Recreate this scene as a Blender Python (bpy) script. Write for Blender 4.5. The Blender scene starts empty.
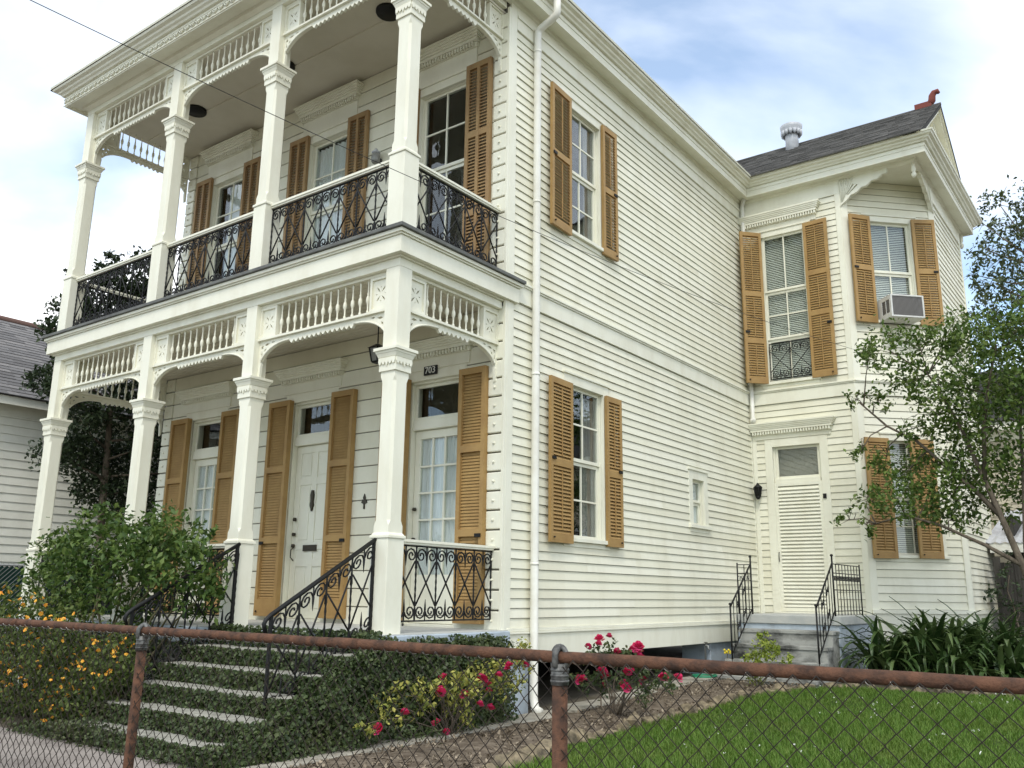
import bpy, math, random
import numpy as np
from mathutils import Matrix, Vector, geometry
R = math.radians
random.seed(7)
rng = np.random.default_rng(11)
scene = bpy.context.scene
COL = scene.collection

# ------------------------------------------------------------------ camera
cam_d = bpy.data.cameras.new('camera')
cam = bpy.data.objects.new('camera', cam_d)
COL.objects.link(cam)
cam_d.sensor_width = 36.0
cam_d.lens = 886.1 / 1024 * 36
cam_d.clip_start = 0.05
cam_d.clip_end = 2000
YAW, PITCH, ROLL = 0.63978, 0.2330, 0.0128
F0_ = Vector((-math.sin(YAW), math.cos(YAW), 0)); R0_ = Vector((math.cos(YAW), math.sin(YAW), 0)); UP = Vector((0, 0, 1))
F_ = F0_ * math.cos(PITCH) + UP * math.sin(PITCH)
U2_ = UP * math.cos(PITCH) - F0_ * math.sin(PITCH)
R_ = R0_ * math.cos(ROLL) + U2_ * math.sin(ROLL)
U_ = U2_ * math.cos(ROLL) - R0_ * math.sin(ROLL)
cm = Matrix.Identity(4)
for i in range(3):
    cm[i][0], cm[i][1], cm[i][2] = R_[i], U_[i], -F_[i]
cm.translation = Vector((6.0534, -6.1778, 0.3790))
cam.matrix_world = cm
scene.camera = cam

# ------------------------------------------------------------------ light
SUN_EL, SUN_AZ = R(52), R(148)          # azimuth clockwise from +y: the sun stands behind the camera, high in thin cloud
world = bpy.data.worlds.new('World'); scene.world = world
world.use_nodes = True
nt = world.node_tree; nt.nodes.clear()
def N(t, kind, **kw):
    n = t.nodes.new(kind)
    for k, v in kw.items(): setattr(n, k, v)
    return n
wo = N(nt, 'ShaderNodeOutputWorld'); bg = N(nt, 'ShaderNodeBackground')
bg.inputs['Strength'].default_value = 0.12
sky = N(nt, 'ShaderNodeTexSky', sky_type='NISHITA', sun_disc=False, sun_elevation=SUN_EL, sun_rotation=SUN_AZ)
sky.air_density = 1.0; sky.dust_density = 0.4; sky.ozone_density = 0.7
tc = N(nt, 'ShaderNodeTexCoord'); mp = N(nt, 'ShaderNodeMapping')
mp.inputs['Scale'].default_value = (1.0, 1.0, 2.2); mp.inputs['Location'].default_value = (5.243, 0.541, -7.341)
nz = N(nt, 'ShaderNodeTexNoise'); nz.inputs['Scale'].default_value = 1.536; nz.inputs['Detail'].default_value = 9; nz.inputs['Roughness'].default_value = 0.48
nz.inputs['Distortion'].default_value = 0.3
rp = N(nt, 'ShaderNodeValToRGB'); rp.color_ramp.elements[0].position = 0.34; rp.color_ramp.elements[1].position = 0.60; rp.color_ramp.elements[0].color = (0.16, 0.16, 0.16, 1)
mx = N(nt, 'ShaderNodeMixRGB'); tint = N(nt, 'ShaderNodeMixRGB', blend_type='MULTIPLY'); tint.inputs['Fac'].default_value = 1.0; tint.inputs['Color2'].default_value = (0.95, 1.22, 1.30, 1)
mx.inputs['Color2'].default_value = (9.6, 9.75, 9.9, 1)
nt.links.new(tc.outputs['Generated'], mp.inputs['Vector']); nt.links.new(mp.outputs['Vector'], nz.inputs['Vector'])
nt.links.new(nz.outputs['Fac'], rp.inputs['Fac']); nt.links.new(rp.outputs['Color'], mx.inputs['Fac'])
nt.links.new(sky.outputs['Color'], tint.inputs['Color1']); nt.links.new(tint.outputs['Color'], mx.inputs['Color1'])
nt.links.new(mx.outputs['Color'], bg.inputs['Color']); nt.links.new(bg.outputs['Background'], wo.inputs['Surface'])
sun_d = bpy.data.lights.new('sun', 'SUN'); sun_d.energy = 1.1; sun_d.angle = R(14); sun_d.color = (1.0, 0.95, 0.86)
sun = bpy.data.objects.new('sun', sun_d); COL.objects.link(sun)
sd = Vector((math.sin(SUN_AZ) * math.cos(SUN_EL), math.cos(SUN_AZ) * math.cos(SUN_EL), math.sin(SUN_EL)))
sun.rotation_euler = (-sd).to_track_quat('-Z', 'Y').to_euler()
scene.view_settings.view_transform = 'Standard'
scene.view_settings.look = 'None'
scene.view_settings.exposure = 0.68
scene.view_settings.gamma = 1.0

# ------------------------------------------------------------------ materials
def mat(name, col, rough=0.6, spec=0.3, var=0.0, scale=3.0, col2=None, bump=0.0, bscale=40, streak=None, island=None, metal=0.0, transl=0.0, detail=5, lo=0.35, hi=0.65):
    m = bpy.data.materials.new(name); m.use_nodes = True
    t = m.node_tree; b = t.nodes['Principled BSDF']
    b.inputs['Roughness'].default_value = rough; b.inputs['Specular IOR Level'].default_value = spec; b.inputs['Metallic'].default_value = metal
    c1 = (*col, 1); b.inputs['Base Color'].default_value = c1
    co = N(t, 'ShaderNodeTexCoord')
    last = None
    if island:
        g = N(t, 'ShaderNodeNewGeometry'); r = N(t, 'ShaderNodeValToRGB')
        r.color_ramp.elements[0].color = (*island[0], 1); r.color_ramp.elements[1].color = (*island[-1], 1)
        for k, c in enumerate(island[1:-1]):
            e = r.color_ramp.elements.new((k + 1) / (len(island) - 1)); e.color = (*c, 1)
        t.links.new(g.outputs['Random Per Island'], r.inputs['Fac']); last = r.outputs['Color']
    if col2 is not None:
        n = N(t, 'ShaderNodeTexNoise'); n.inputs['Scale'].default_value = scale; n.inputs['Detail'].default_value = detail; n.inputs['Roughness'].default_value = 0.62
        if streak:
            mpn = N(t, 'ShaderNodeMapping'); mpn.inputs['Scale'].default_value = streak
            t.links.new(co.outputs['Object'], mpn.inputs['Vector']); t.links.new(mpn.outputs['Vector'], n.inputs['Vector'])
        else:
            t.links.new(co.outputs['Object'], n.inputs['Vector'])
        r = N(t, 'ShaderNodeValToRGB'); r.color_ramp.elements[0].position = lo; r.color_ramp.elements[1].position = hi
        t.links.new(n.outputs['Fac'], r.inputs['Fac'])
        mxn = N(t, 'ShaderNodeMixRGB'); t.links.new(r.outputs['Color'], mxn.inputs['Fac'])
        mxn.inputs['Color1'].default_value = c1; mxn.inputs['Color2'].default_value = (*col2, 1)
        if last is not None: t.links.new(last, mxn.inputs['Color1'])
        last = mxn.outputs['Color']
    if last is not None: t.links.new(last, b.inputs['Base Color'])
    if bump:
        n2 = N(t, 'ShaderNodeTexNoise'); n2.inputs['Scale'].default_value = bscale; n2.inputs['Detail'].default_value = 4
        t.links.new(co.outputs['Object'], n2.inputs['Vector'])
        bp = N(t, 'ShaderNodeBump'); bp.inputs['Strength'].default_value = bump; bp.inputs['Distance'].default_value = 0.02
        t.links.new(n2.outputs['Fac'], bp.inputs['Height']); t.links.new(bp.outputs['Normal'], b.inputs['Normal'])
    if transl:
        tr = N(t, 'ShaderNodeBsdfTranslucent'); ms = N(t, 'ShaderNodeMixShader'); ms.inputs['Fac'].default_value = transl
        if last is not None: t.links.new(last, tr.inputs['Color'])
        else: tr.inputs['Color'].default_value = c1
        t.links.new(b.outputs['BSDF'], ms.inputs[1]); t.links.new(tr.outputs['BSDF'], ms.inputs[2])
        t.links.new(ms.outputs['Shader'], t.nodes['Material Output'].inputs['Surface'])
    return m
M = {}
M['siding'] = mat('siding_paint', (0.775, 0.755, 0.635), 0.55, 0.3, island=[(0.72, 0.695, 0.555), (0.775, 0.755, 0.61), (0.81, 0.79, 0.66)], col2=(0.65, 0.62, 0.475), scale=2.2, streak=(1.0, 1.0, 0.35), bump=0.06, bscale=30, lo=0.45, hi=0.85)
M['trim'] = mat('trim_paint', (0.80, 0.785, 0.655), 0.5, 0.35, col2=(0.68, 0.65, 0.51), scale=1.6, streak=(2, 2, 0.7), bump=0.03, bscale=25, lo=0.45, hi=0.85)
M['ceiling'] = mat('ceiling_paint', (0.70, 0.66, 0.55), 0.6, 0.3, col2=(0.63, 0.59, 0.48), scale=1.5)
M['tan'] = mat('shutter_paint', (0.385, 0.243, 0.092), 0.55, 0.3, col2=(0.30, 0.178, 0.066), scale=4.5, bump=0.05, bscale=30, lo=0.4, hi=0.75)
M['tan_up'] = mat('shutter_paint_faded', (0.345, 0.225, 0.105), 0.6, 0.25, col2=(0.25, 0.148, 0.072), scale=3.5, bump=0.05, bscale=30, lo=0.4, hi=0.75)
M['iron'] = mat('wrought_iron', (0.007, 0.007, 0.007), 0.5, 0.3, bump=0.1, bscale=60)
M['dark'] = mat('dark_room', (0.02, 0.019, 0.017), 0.9, 0.1)  # near-black colour stands in for shade inside the rooms; lantern glass shares it
M['plaster'] = mat('plaster', (0.30, 0.28, 0.24), 0.8, 0.1)
M['curtain'] = mat('curtain_cloth', (0.84, 0.85, 0.84), 0.8, 0.1, col2=(0.70, 0.72, 0.72), scale=9, streak=(6, 6, 0.4))
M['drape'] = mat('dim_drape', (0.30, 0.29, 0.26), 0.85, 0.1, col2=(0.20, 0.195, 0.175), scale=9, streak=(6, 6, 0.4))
M['blind'] = mat('window_blind', (0.74, 0.75, 0.66), 0.6, 0.2)
M['stone'] = mat('porch_concrete', (0.50, 0.50, 0.46), 0.8, 0.2, col2=(0.40, 0.41, 0.39), scale=4, bump=0.1, bscale=30)
M['bluegrey'] = mat('painted_concrete', (0.44, 0.50, 0.55), 0.7, 0.2, col2=(0.30, 0.33, 0.35), scale=5, bump=0.15, bscale=25, lo=0.5, hi=0.75)
M['stepstone'] = mat('step_concrete', (0.34, 0.33, 0.28), 0.85, 0.15, col2=(0.19, 0.185, 0.155), scale=7, bump=0.2, bscale=40, lo=0.42, hi=0.7)
M['oldstep'] = mat('stained_concrete', (0.36, 0.36, 0.33), 0.85, 0.15, col2=(0.04, 0.04, 0.037), scale=2.2, streak=(1, 1, 1.6), bump=0.2, bscale=30, lo=0.47, hi=0.68)
M['shingle'] = mat('asphalt_shingle', (0.13, 0.12, 0.115), 0.9, 0.1, island=[(0.082, 0.079, 0.074), (0.120, 0.115, 0.107), (0.165, 0.158, 0.148)], bump=0.3, bscale=180)
M['shingle2'] = mat('grey_shingle', (0.2, 0.2, 0.2), 0.9, 0.1, island=[(0.13, 0.125, 0.125), (0.17, 0.165, 0.165), (0.225, 0.215, 0.21)], bump=0.3, bscale=180)
M['roofdark'] = mat('roof_felt', (0.06, 0.058, 0.055), 0.9, 0.1)
M['nbr'] = mat('neighbour_siding', (0.78, 0.77, 0.68), 0.6, 0.2, col2=(0.68, 0.67, 0.58), scale=2)
M['nbr2'] = mat('cream_siding', (0.62, 0.56, 0.42), 0.6, 0.2, col2=(0.52, 0.47, 0.36), scale=2)
M['tin'] = mat('corrugated_tin', (0.55, 0.56, 0.58), 0.45, 0.5, col2=(0.42, 0.42, 0.43), scale=3)
M['whitemetal'] = mat('white_metal', (0.80, 0.79, 0.72), 0.4, 0.4, col2=(0.70, 0.68, 0.60), scale=4)
M['acwhite'] = mat('conditioner_casing', (0.66, 0.66, 0.62), 0.45, 0.4, col2=(0.55, 0.54, 0.50), scale=6)
M['acgrille'] = mat('conditioner_grille', (0.21, 0.20, 0.19), 0.5, 0.4)
M['vent'] = mat('galvanised_vent', (0.52, 0.53, 0.55), 0.45, 0.5, col2=(0.40, 0.41, 0.43), scale=9)
M['terra'] = mat('terracotta', (0.19, 0.058, 0.045), 0.8, 0.2)
M['rust'] = mat('rusty_pipe', (0.128, 0.062, 0.037), 0.85, 0.2, col2=(0.050, 0.030, 0.022), scale=16, bump=0.35, bscale=90, lo=0.4, hi=0.65)
M['rustwire'] = mat('rusty_wire', (0.040, 0.030, 0.022), 0.7, 0.25, col2=(0.020, 0.016, 0.013), scale=9)
M['clampm'] = mat('aluminium_clamp', (0.17, 0.17, 0.16), 0.55, 0.4, col2=(0.05, 0.048, 0.045), scale=40, metal=0.3)
M['tie'] = mat('tie_wire', (0.62, 0.60, 0.56), 0.45, 0.5, col2=(0.20, 0.13, 0.09), scale=5)
M['cable'] = mat('cable_rubber', (0.02, 0.02, 0.02), 0.6, 0.3)
M['soil'] = mat('mulch_soil', (0.20, 0.165, 0.125), 0.95, 0.05, col2=(0.085, 0.066, 0.048), scale=9, bump=0.6, bscale=35, detail=9)
M['earth'] = mat('bare_earth', (0.16, 0.14, 0.11), 0.95, 0.05, col2=(0.09, 0.08, 0.055), scale=2, bump=0.4, bscale=20, detail=9)
M['walk'] = mat('concrete_walk', (0.32, 0.285, 0.255), 0.9, 0.1, col2=(0.21, 0.185, 0.165), scale=3, bump=0.2, bscale=60, detail=9)
M['kerb'] = mat('concrete_strip', (0.40, 0.375, 0.31), 0.9, 0.1, col2=(0.24, 0.22, 0.18), scale=5, bump=0.2, bscale=50, detail=9)
M['lawn'] = mat('lawn_soil', (0.055, 0.085, 0.022), 0.95, 0.05, col2=(0.035, 0.055, 0.015), scale=3)
M['rock'] = mat('limestone', (0.29, 0.235, 0.15), 0.9, 0.1, col2=(0.09, 0.075, 0.055), scale=9, bump=0.5, bscale=22)
M['grass'] = mat('grass_blade', (0.07, 0.15, 0.02), 0.55, 0.25, col2=(0.17, 0.20, 0.045), scale=0.9, lo=0.52, hi=0.95, island=[(0.066, 0.140, 0.016), (0.110, 0.205, 0.026), (0.175, 0.25, 0.05)], transl=0.3)
M['clover'] = mat('clover_flower', (0.75, 0.75, 0.68), 0.7, 0.1)
M['ivy'] = mat('ivy_leaf', (0.03, 0.055, 0.016), 0.45, 0.3, col2=(0.085, 0.085, 0.034), scale=2.2, lo=0.50, hi=0.85, island=[(0.024, 0.040, 0.011), (0.046, 0.070, 0.021), (0.090, 0.115, 0.042)], transl=0.15)
M['rose'] = mat('bush_leaf', (0.06, 0.12, 0.025), 0.5, 0.3, island=[(0.032, 0.068, 0.014), (0.075, 0.132, 0.026), (0.155, 0.215, 0.05)], transl=0.25)
M['rosered'] = mat('rose_leaf', (0.06, 0.11, 0.03), 0.5, 0.3, island=[(0.04, 0.07, 0.024), (0.065, 0.10, 0.035), (0.12, 0.14, 0.05)], transl=0.25)
M['rosey'] = mat('yellow_leaf', (0.25, 0.27, 0.05), 0.5, 0.3, island=[(0.09, 0.13, 0.03), (0.28, 0.29, 0.06), (0.50, 0.46, 0.12)], transl=0.25)
M['chart'] = mat('chartreuse_leaf', (0.25, 0.32, 0.04), 0.5, 0.3, island=[(0.13, 0.19, 0.025), (0.24, 0.30, 0.04), (0.38, 0.42, 0.08)], transl=0.25)
M['lant'] = mat('lantana_leaf', (0.06, 0.09, 0.02), 0.6, 0.25, island=[(0.036, 0.062, 0.013), (0.075, 0.108, 0.024), (0.135, 0.165, 0.046)], transl=0.2)
M['orange'] = mat('lantana_flower', (0.75, 0.28, 0.03), 0.6, 0.2, island=[(0.72, 0.20, 0.02), (0.78, 0.38, 0.04), (0.80, 0.50, 0.08)])
M['red'] = mat('rose_petal', (0.50, 0.012, 0.05), 0.5, 0.25, island=[(0.42, 0.010, 0.05), (0.60, 0.025, 0.11), (0.70, 0.08, 0.22)], transl=0.15)
M['strap'] = mat('strap_leaf', (0.05, 0.10, 0.025), 0.4, 0.4, island=[(0.026, 0.056, 0.014), (0.055, 0.10, 0.026), (0.12, 0.17, 0.06)], transl=0.15)
M['treeleaf'] = mat('tree_leaf', (0.06, 0.11, 0.02), 0.5, 0.3, island=[(0.042, 0.082, 0.014), (0.095, 0.16, 0.028), (0.18, 0.24, 0.055)], transl=0.25)
M['oakleaf'] = mat('oak_leaf', (0.05, 0.065, 0.03), 0.5, 0.3, island=[(0.038, 0.055, 0.020), (0.065, 0.088, 0.030), (0.12, 0.145, 0.052)], transl=0.2)
M['darkleaf'] = mat('evergreen_leaf', (0.03, 0.05, 0.02), 0.5, 0.3, island=[(0.022, 0.036, 0.016), (0.034, 0.055, 0.022), (0.055, 0.08, 0.032)], transl=0.15)
M['bark'] = mat('bark', (0.17, 0.14, 0.105), 0.9, 0.1, col2=(0.09, 0.072, 0.055), scale=8, streak=(3, 3, 0.8), bump=0.5, bscale=40)
M['stem'] = mat('green_stem', (0.12, 0.11, 0.06), 0.8, 0.1)
M['slat'] = mat('green_slat', (0.018, 0.06, 0.045), 0.5, 0.3)
M['greywire'] = mat('grey_wire', (0.30, 0.31, 0.30), 0.5, 0.4, metal=0.3)
M['oldwood'] = mat('weathered_wood', (0.075, 0.07, 0.062), 0.9, 0.1, col2=(0.04, 0.037, 0.033), scale=4, streak=(6, 6, 0.6))
M['hose'] = mat('green_hose', (0.02, 0.20, 0.10), 0.4, 0.4)
M['brass'] = mat('dark_brass', (0.045, 0.038, 0.025), 0.4, 0.5, metal=0.5)
M['signblack'] = mat('sign_black', (0.012, 0.012, 0.012), 0.5, 0.3)
M['signwhite'] = mat('sign_white', (0.75, 0.75, 0.70), 0.5, 0.3)
M['floorp'] = mat('gallery_floor_paint', (0.15, 0.155, 0.14), 0.6, 0.3, col2=(0.09, 0.09, 0.085), scale=5)
M['lampglass'] = mat('lamp_glass', (0.25, 0.25, 0.23), 0.2, 0.5)
def glass_mat():
    m = bpy.data.materials.new('window_glass'); m.use_nodes = True
    t = m.node_tree; t.nodes.clear()
    o = N(t, 'ShaderNodeOutputMaterial'); ms = N(t, 'ShaderNodeMixShader'); tr = N(t, 'ShaderNodeBsdfTransparent'); gl = N(t, 'ShaderNodeBsdfGlossy')
    tr.inputs['Color'].default_value = (0.93, 0.95, 0.94, 1); gl.inputs['Roughness'].default_value = 0.02; gl.inputs['Color'].default_value = (0.9, 0.93, 0.96, 1)
    lw = N(t, 'ShaderNodeLayerWeight'); pw = N(t, 'ShaderNodeMath', operation='POWER'); pw.inputs[1].default_value = 4.0
    t.links.new(lw.outputs['Facing'], pw.inputs[0])
    co = N(t, 'ShaderNodeTexCoord'); n = N(t, 'ShaderNodeTexNoise'); n.inputs['Scale'].default_value = 2.5
    bp = N(t, 'ShaderNodeBump'); bp.inputs['Strength'].default_value = 0.06; bp.inputs['Distance'].default_value = 0.05
    t.links.new(co.outputs['Object'], n.inputs['Vector']); t.links.new(n.outputs['Fac'], bp.inputs['Height'])
    t.links.new(bp.outputs['Normal'], gl.inputs['Normal'])
    mu = N(t, 'ShaderNodeMath', operation='MULTIPLY_ADD'); mu.inputs[1].default_value = 0.75; mu.inputs[2].default_value = 0.055
    t.links.new(pw.outputs[0], mu.inputs[0]); t.links.new(mu.outputs[0], ms.inputs['Fac'])
    t.links.new(tr.outputs['BSDF'], ms.inputs[1]); t.links.new(gl.outputs['BSDF'], ms.inputs[2]); t.links.new(ms.outputs['Shader'], o.inputs['Surface'])
    return m
M['glass'] = glass_mat()

# ------------------------------------------------------------------ helpers
W = {}
I4 = Matrix.Identity(4)
def T(x, y, z): return Matrix.Translation((x, y, z))
def frame(x, y, z, deg): return T(x, y, z) @ Matrix.Rotation(R(deg), 4, 'Z')
def link(name, data, parent=None, Mw=None):
    o = bpy.data.objects.new(name, data); COL.objects.link(o)
    Mw = Mw if Mw is not None else I4.copy()
    W[o] = Mw
    if parent is not None:
        o.parent = parent; o.matrix_basis = W[parent].inverted() @ Mw
    else: o.matrix_basis = Mw
    return o
def tag(o, label=None, cat=None, group=None, kind=None):
    if label: o['label'] = label
    if cat: o['category'] = cat
    if group: o['group'] = group
    if kind: o['kind'] = kind
    return o
def thing(name, loc, label, cat, group=None):
    o = link(name, None, None, T(*loc)); o.empty_display_size = 0.2
    return tag(o, label, cat, group)
class MB:
    def __init__(s, Mx=None): s.v = []; s.f = []; s.M = Mx if Mx is not None else I4; s.sm = []
    def add(s, vs, fs, smooth=False):
        b = len(s.v)
        for p in vs: s.v.append(tuple(s.M @ Vector(p)))
        for f in fs: s.f.append(tuple(i + b for i in f)); s.sm.append(smooth)
    def box(s, x0, x1, y0, y1, z0, z1):
        s.add([(x0, y0, z0), (x1, y0, z0), (x1, y1, z0), (x0, y1, z0), (x0, y0, z1), (x1, y0, z1), (x1, y1, z1), (x0, y1, z1)],
              [(3, 2, 1, 0), (4, 5, 6, 7), (0, 1, 5, 4), (1, 2, 6, 5), (2, 3, 7, 6), (3, 0, 4, 7)])
    def frustum(s, cx, cy, z0, z1, h0, h1):
        s.add([(cx - h0, cy - h0, z0), (cx + h0, cy - h0, z0), (cx + h0, cy + h0, z0), (cx - h0, cy + h0, z0), (cx - h1, cy - h1, z1), (cx + h1, cy - h1, z1), (cx + h1, cy + h1, z1), (cx - h1, cy + h1, z1)],
              [(3, 2, 1, 0), (4, 5, 6, 7), (0, 1, 5, 4), (1, 2, 6, 5), (2, 3, 7, 6), (3, 0, 4, 7)])
    def tube(s, pts, r, n=6, cap=True, smooth=True):
        pts = [Vector(p) for p in pts]; k = len(pts)
        rs = r if isinstance(r, (list, tuple)) else [r] * k
        vs = []; prev = None
        for i, p in enumerate(pts):
            d = (pts[min(i + 1, k - 1)] - pts[max(i - 1, 0)])
            if d.length < 1e-9: d = Vector((0, 0, 1))
            d.normalize()
            if prev is None:
                a = Vector((0, 0, 1)) if abs(d.z) < 0.9 else Vector((1, 0, 0))
                u = d.cross(a).normalized()
            else:
                u = prev - d * prev.dot(d)
                u = u.normalized() if u.length > 1e-6 else d.orthogonal().normalized()
            prev = u; w = d.cross(u)
            for j in range(n):
                t = 2 * math.pi * (j + 0.5) / n
                vs.append(p + (u * math.cos(t) + w * math.sin(t)) * rs[i])
        fs = []
        for i in range(k - 1):
            for j in range(n):
                a = i * n + j; b = i * n + (j + 1) % n
                fs.append((a, b, b + n, a + n))
        if cap: fs.append(tuple(range(n - 1, -1, -1))); fs.append(tuple(range((k - 1) * n, k * n)))
        s.add(vs, fs, smooth)
    def lathe(s, prof, c=(0, 0, 0), n=10, smooth=True):
        vs = []; k = len(prof)
        for r, z in prof:
            for j in range(n):
                t = 2 * math.pi * j / n; vs.append((c[0] + r * math.cos(t), c[1] + r * math.sin(t), c[2] + z))
        fs = []
        for i in range(k - 1):
            for j in range(n):
                a = i * n + j; b = i * n + (j + 1) % n; fs.append((a, b, b + n, a + n))
        fs.append(tuple(range(n - 1, -1, -1))); fs.append(tuple(range((k - 1) * n, k * n)))
        s.add(vs, fs, smooth)
    def extr(s, poly, y0, y1):                     # polygon in the local x-z plane, extruded along y
        n = len(poly)
        vs = [(p[0], y0, p[1]) for p in poly] + [(p[0], y1, p[1]) for p in poly]
        fs = [tuple(range(n)), tuple(range(2 * n - 1, n - 1, -1))]
        for i in range(n): j = (i + 1) % n; fs.append((j, i, i + n, j + n))
        s.add(vs, fs)
    def plate(s, outer, holes, y0, y1):            # fretwork: outline with holes, given a thickness
        vs = []; ed = []
        for loop in [outer] + holes:
            b = len(vs); n = len(loop); vs += [Vector(p) for p in loop]; ed += [(b + i, b + (i + 1) % n) for i in range(n)]
        ov, oe, of, *_ = geometry.delaunay_2d_cdt(vs, ed, [], 1, 1e-6)
        def inside(p, loop):
            c = False; n = len(loop)
            for i in range(n):
                x1, y1_ = loop[i]; x2, y2_ = loop[(i + 1) % n]
                if (y1_ > p[1]) != (y2_ > p[1]) and p[0] < (x2 - x1) * (p[1] - y1_) / (y2_ - y1_) + x1: c = not c
            return c
        tris = []
        for f in of:
            c = sum((ov[i] for i in f), Vector((0, 0))) / len(f)
            if inside(c, outer) and not any(inside(c, h) for h in holes): tris.append(tuple(f))
        n = len(ov); cnt = {}
        for f in tris:
            for i in range(len(f)):
                a, b = f[i], f[(i + 1) % len(f)]; cnt[(a, b)] = 1
        V3 = [(p[0], y0, p[1]) for p in ov] + [(p[0], y1, p[1]) for p in ov]
        fs = [f for f in tris] + [tuple(i + n for i in reversed(f)) for f in tris]
        for (a, b) in cnt:
            if (b, a) not in cnt: fs.append((b, a, a + n, b + n))
        s.add(V3, fs)
    def mesh(s, name, m):
        me = bpy.data.meshes.new(name); me.from_pydata(s.v, [], s.f); me.materials.append(m)
        if any(s.sm): me.polygons.foreach_set('use_smooth', s.sm)
        me.update(); return me
    def build(s, name, m, parent=None, bev=0.0, loc=None):
        P = W[parent].translation if parent is not None else (Vector(loc) if loc else Vector((0, 0, 0)))
        if P.length > 0: s.v = [(a - P.x, b - P.y, c - P.z) for a, b, c in s.v]
        o = link(name, s.mesh(name, m), parent, T(*P))
        if bev:
            md = o.modifiers.new('bevel', 'BEVEL'); md.width = bev; md.segments = 2; md.limit_method = 'ANGLE'; md.angle_limit = R(40)
        return o
def np_mesh(name, V, F, m, parent=None, loc=(0, 0, 0), smooth=False):
    V = np.asarray(V, np.float32); F = np.asarray(F, np.int32); k = F.shape[1]
    P = np.array(W[parent].translation) if parent is not None else np.array(loc)
    me = bpy.data.meshes.new(name)
    me.vertices.add(len(V)); me.vertices.foreach_set('co', (V - P).astype(np.float32).ravel())
    me.loops.add(F.size); me.loops.foreach_set('vertex_index', F.ravel())
    me.polygons.add(len(F)); me.polygons.foreach_set('loop_start', np.arange(0, F.size, k, dtype=np.int32)); me.polygons.foreach_set('loop_total', np.full(len(F), k, np.int32))
    me.materials.append(m); me.update(calc_edges=True)
    return link(name, me, parent, T(*P))
def leaf_arrays(C, size, wid=0.5, nrm=None, spread=1.0, up=0.35, fold=0.18):
    """one folded six-point leaf per centre; nrm biases the facing"""
    n = len(C); C = np.asarray(C, float)
    d = rng.normal(size=(n, 3)); d[:, 2] -= 0.15; d /= np.linalg.norm(d, axis=1)[:, None]
    q = rng.normal(size=(n, 3)) * spread
    if nrm is not None: q = q + np.asarray(nrm)
    else: q[:, 2] += up * 3
    q -= (q * d).sum(1)[:, None] * d; q /= np.linalg.norm(q, axis=1)[:, None] + 1e-9
    s = np.cross(d, q)
    L = size * rng.uniform(0.65, 1.25, n)[:, None]; Wd = L * wid * 0.5
    tip = C + d * L * 0.5; bas = C - d * L * 0.5
    l1 = C - d * L * 0.12 + s * Wd + q * L * fold * 0.5; r1 = C - d * L * 0.12 - s * Wd + q * L * fold * 0.5
    V = np.stack([bas, r1, tip - q * L * 0.05, l1], 1).reshape(-1, 3)
    i = np.arange(n)[:, None] * 4
    F = np.concatenate([i + np.array([[0, 1, 2]]), i + np.array([[0, 2, 3]])], 0)
    return V, F
def cloud(clumps, per, size, flat=0.85, **kw):
    """points in uneven clumps: (x, y, z, r)"""
    P = []
    for c in clumps:
        x, y, z, r = c[:4]; n = int(per * r * r * (c[4] if len(c) > 4 else 1))
        k = max(3, int(n / 14))
        sub = rng.normal(size=(k, 3)); sub /= np.linalg.norm(sub, axis=1)[:, None]; sub *= (rng.uniform(0.15, 1, k) ** 0.5)[:, None] * r
        sub[:, 2] *= flat
        a = sub[rng.integers(0, k, n)] + rng.normal(size=(n, 3)) * r * 0.17
        P.append(a + np.array([x, y, z]))
    P = np.concatenate(P)
    return leaf_arrays(P, size, **kw)
def frect(b, x0, x1, z0, z1, w, y0, y1, wt=None, wb=None):      # a rectangular frame
    wt = w if wt is None else wt; wb = w if wb is None else wb
    b.box(x0, x0 + w, y0, y1, z0, z1); b.box(x1 - w, x1, y0, y1, z0, z1)
    b.box(x0 + w, x1 - w, y0, y1, z1 - wt, z1)
    if wb: b.box(x0 + w, x1 - w, y0, y1, z0, z0 + wb)

# ------------------------------------------------------------------ ground
def gz(x, y):
    t = min(max((y - 1.0) / 5.5, 0), 1); return -0.90 + 0.14 * t * t * (3 - 2 * t)
def sheet(name, xs, ys, dz, m, test=None, kind='structure'):
    vs = [(x, y, gz(x, y) + dz) for y in ys for x in xs]; n = len(xs); fs = []
    for j in range(len(ys) - 1):
        for i in range(n - 1): fs.append((j * n + i, j * n + i + 1, (j + 1) * n + i + 1, (j + 1) * n + i))
    b = MB(); b.add(vs, fs, True); o = b.build(name, m); tag(o, kind=kind); return o
xs = [-400, -100, -40, -20] + [x * 1.0 for x in range(-12, 13)] + [20, 40, 100, 400]
ys = [-400, -100, -40, -20, -10] + [-5 + 0.5 * k for k in range(0, 40)] + [20, 40, 100, 400]
sheet('ground', xs, ys, -0.012, M['earth'])
EDGE = [(1.95, -3.2), (1.9, -1.5), (1.78, -0.4), (1.64, 0.24), (1.50, 0.88), (1.54, 1.53), (1.52, 1.9), (1.53, 2.3), (1.52, 2.7), (1.58, 3.1), (1.62, 3.7), (1.66, 4.3), (1.74, 4.9), (1.86, 5.4), (2.10, 5.85), (2.45, 6.1), (3.0, 6.25), (3.7, 6.4), (4.6, 6.5), (5.8, 6.5)]
def edge_x(y):
    for (x0, y0), (x1, y1) in zip(EDGE, EDGE[1:]):
        if y0 <= y <= y1: return x0 + (x1 - x0) * (y - y0) / (y1 - y0)
    return EDGE[0][0] if y < EDGE[0][1] else 6.0
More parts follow.
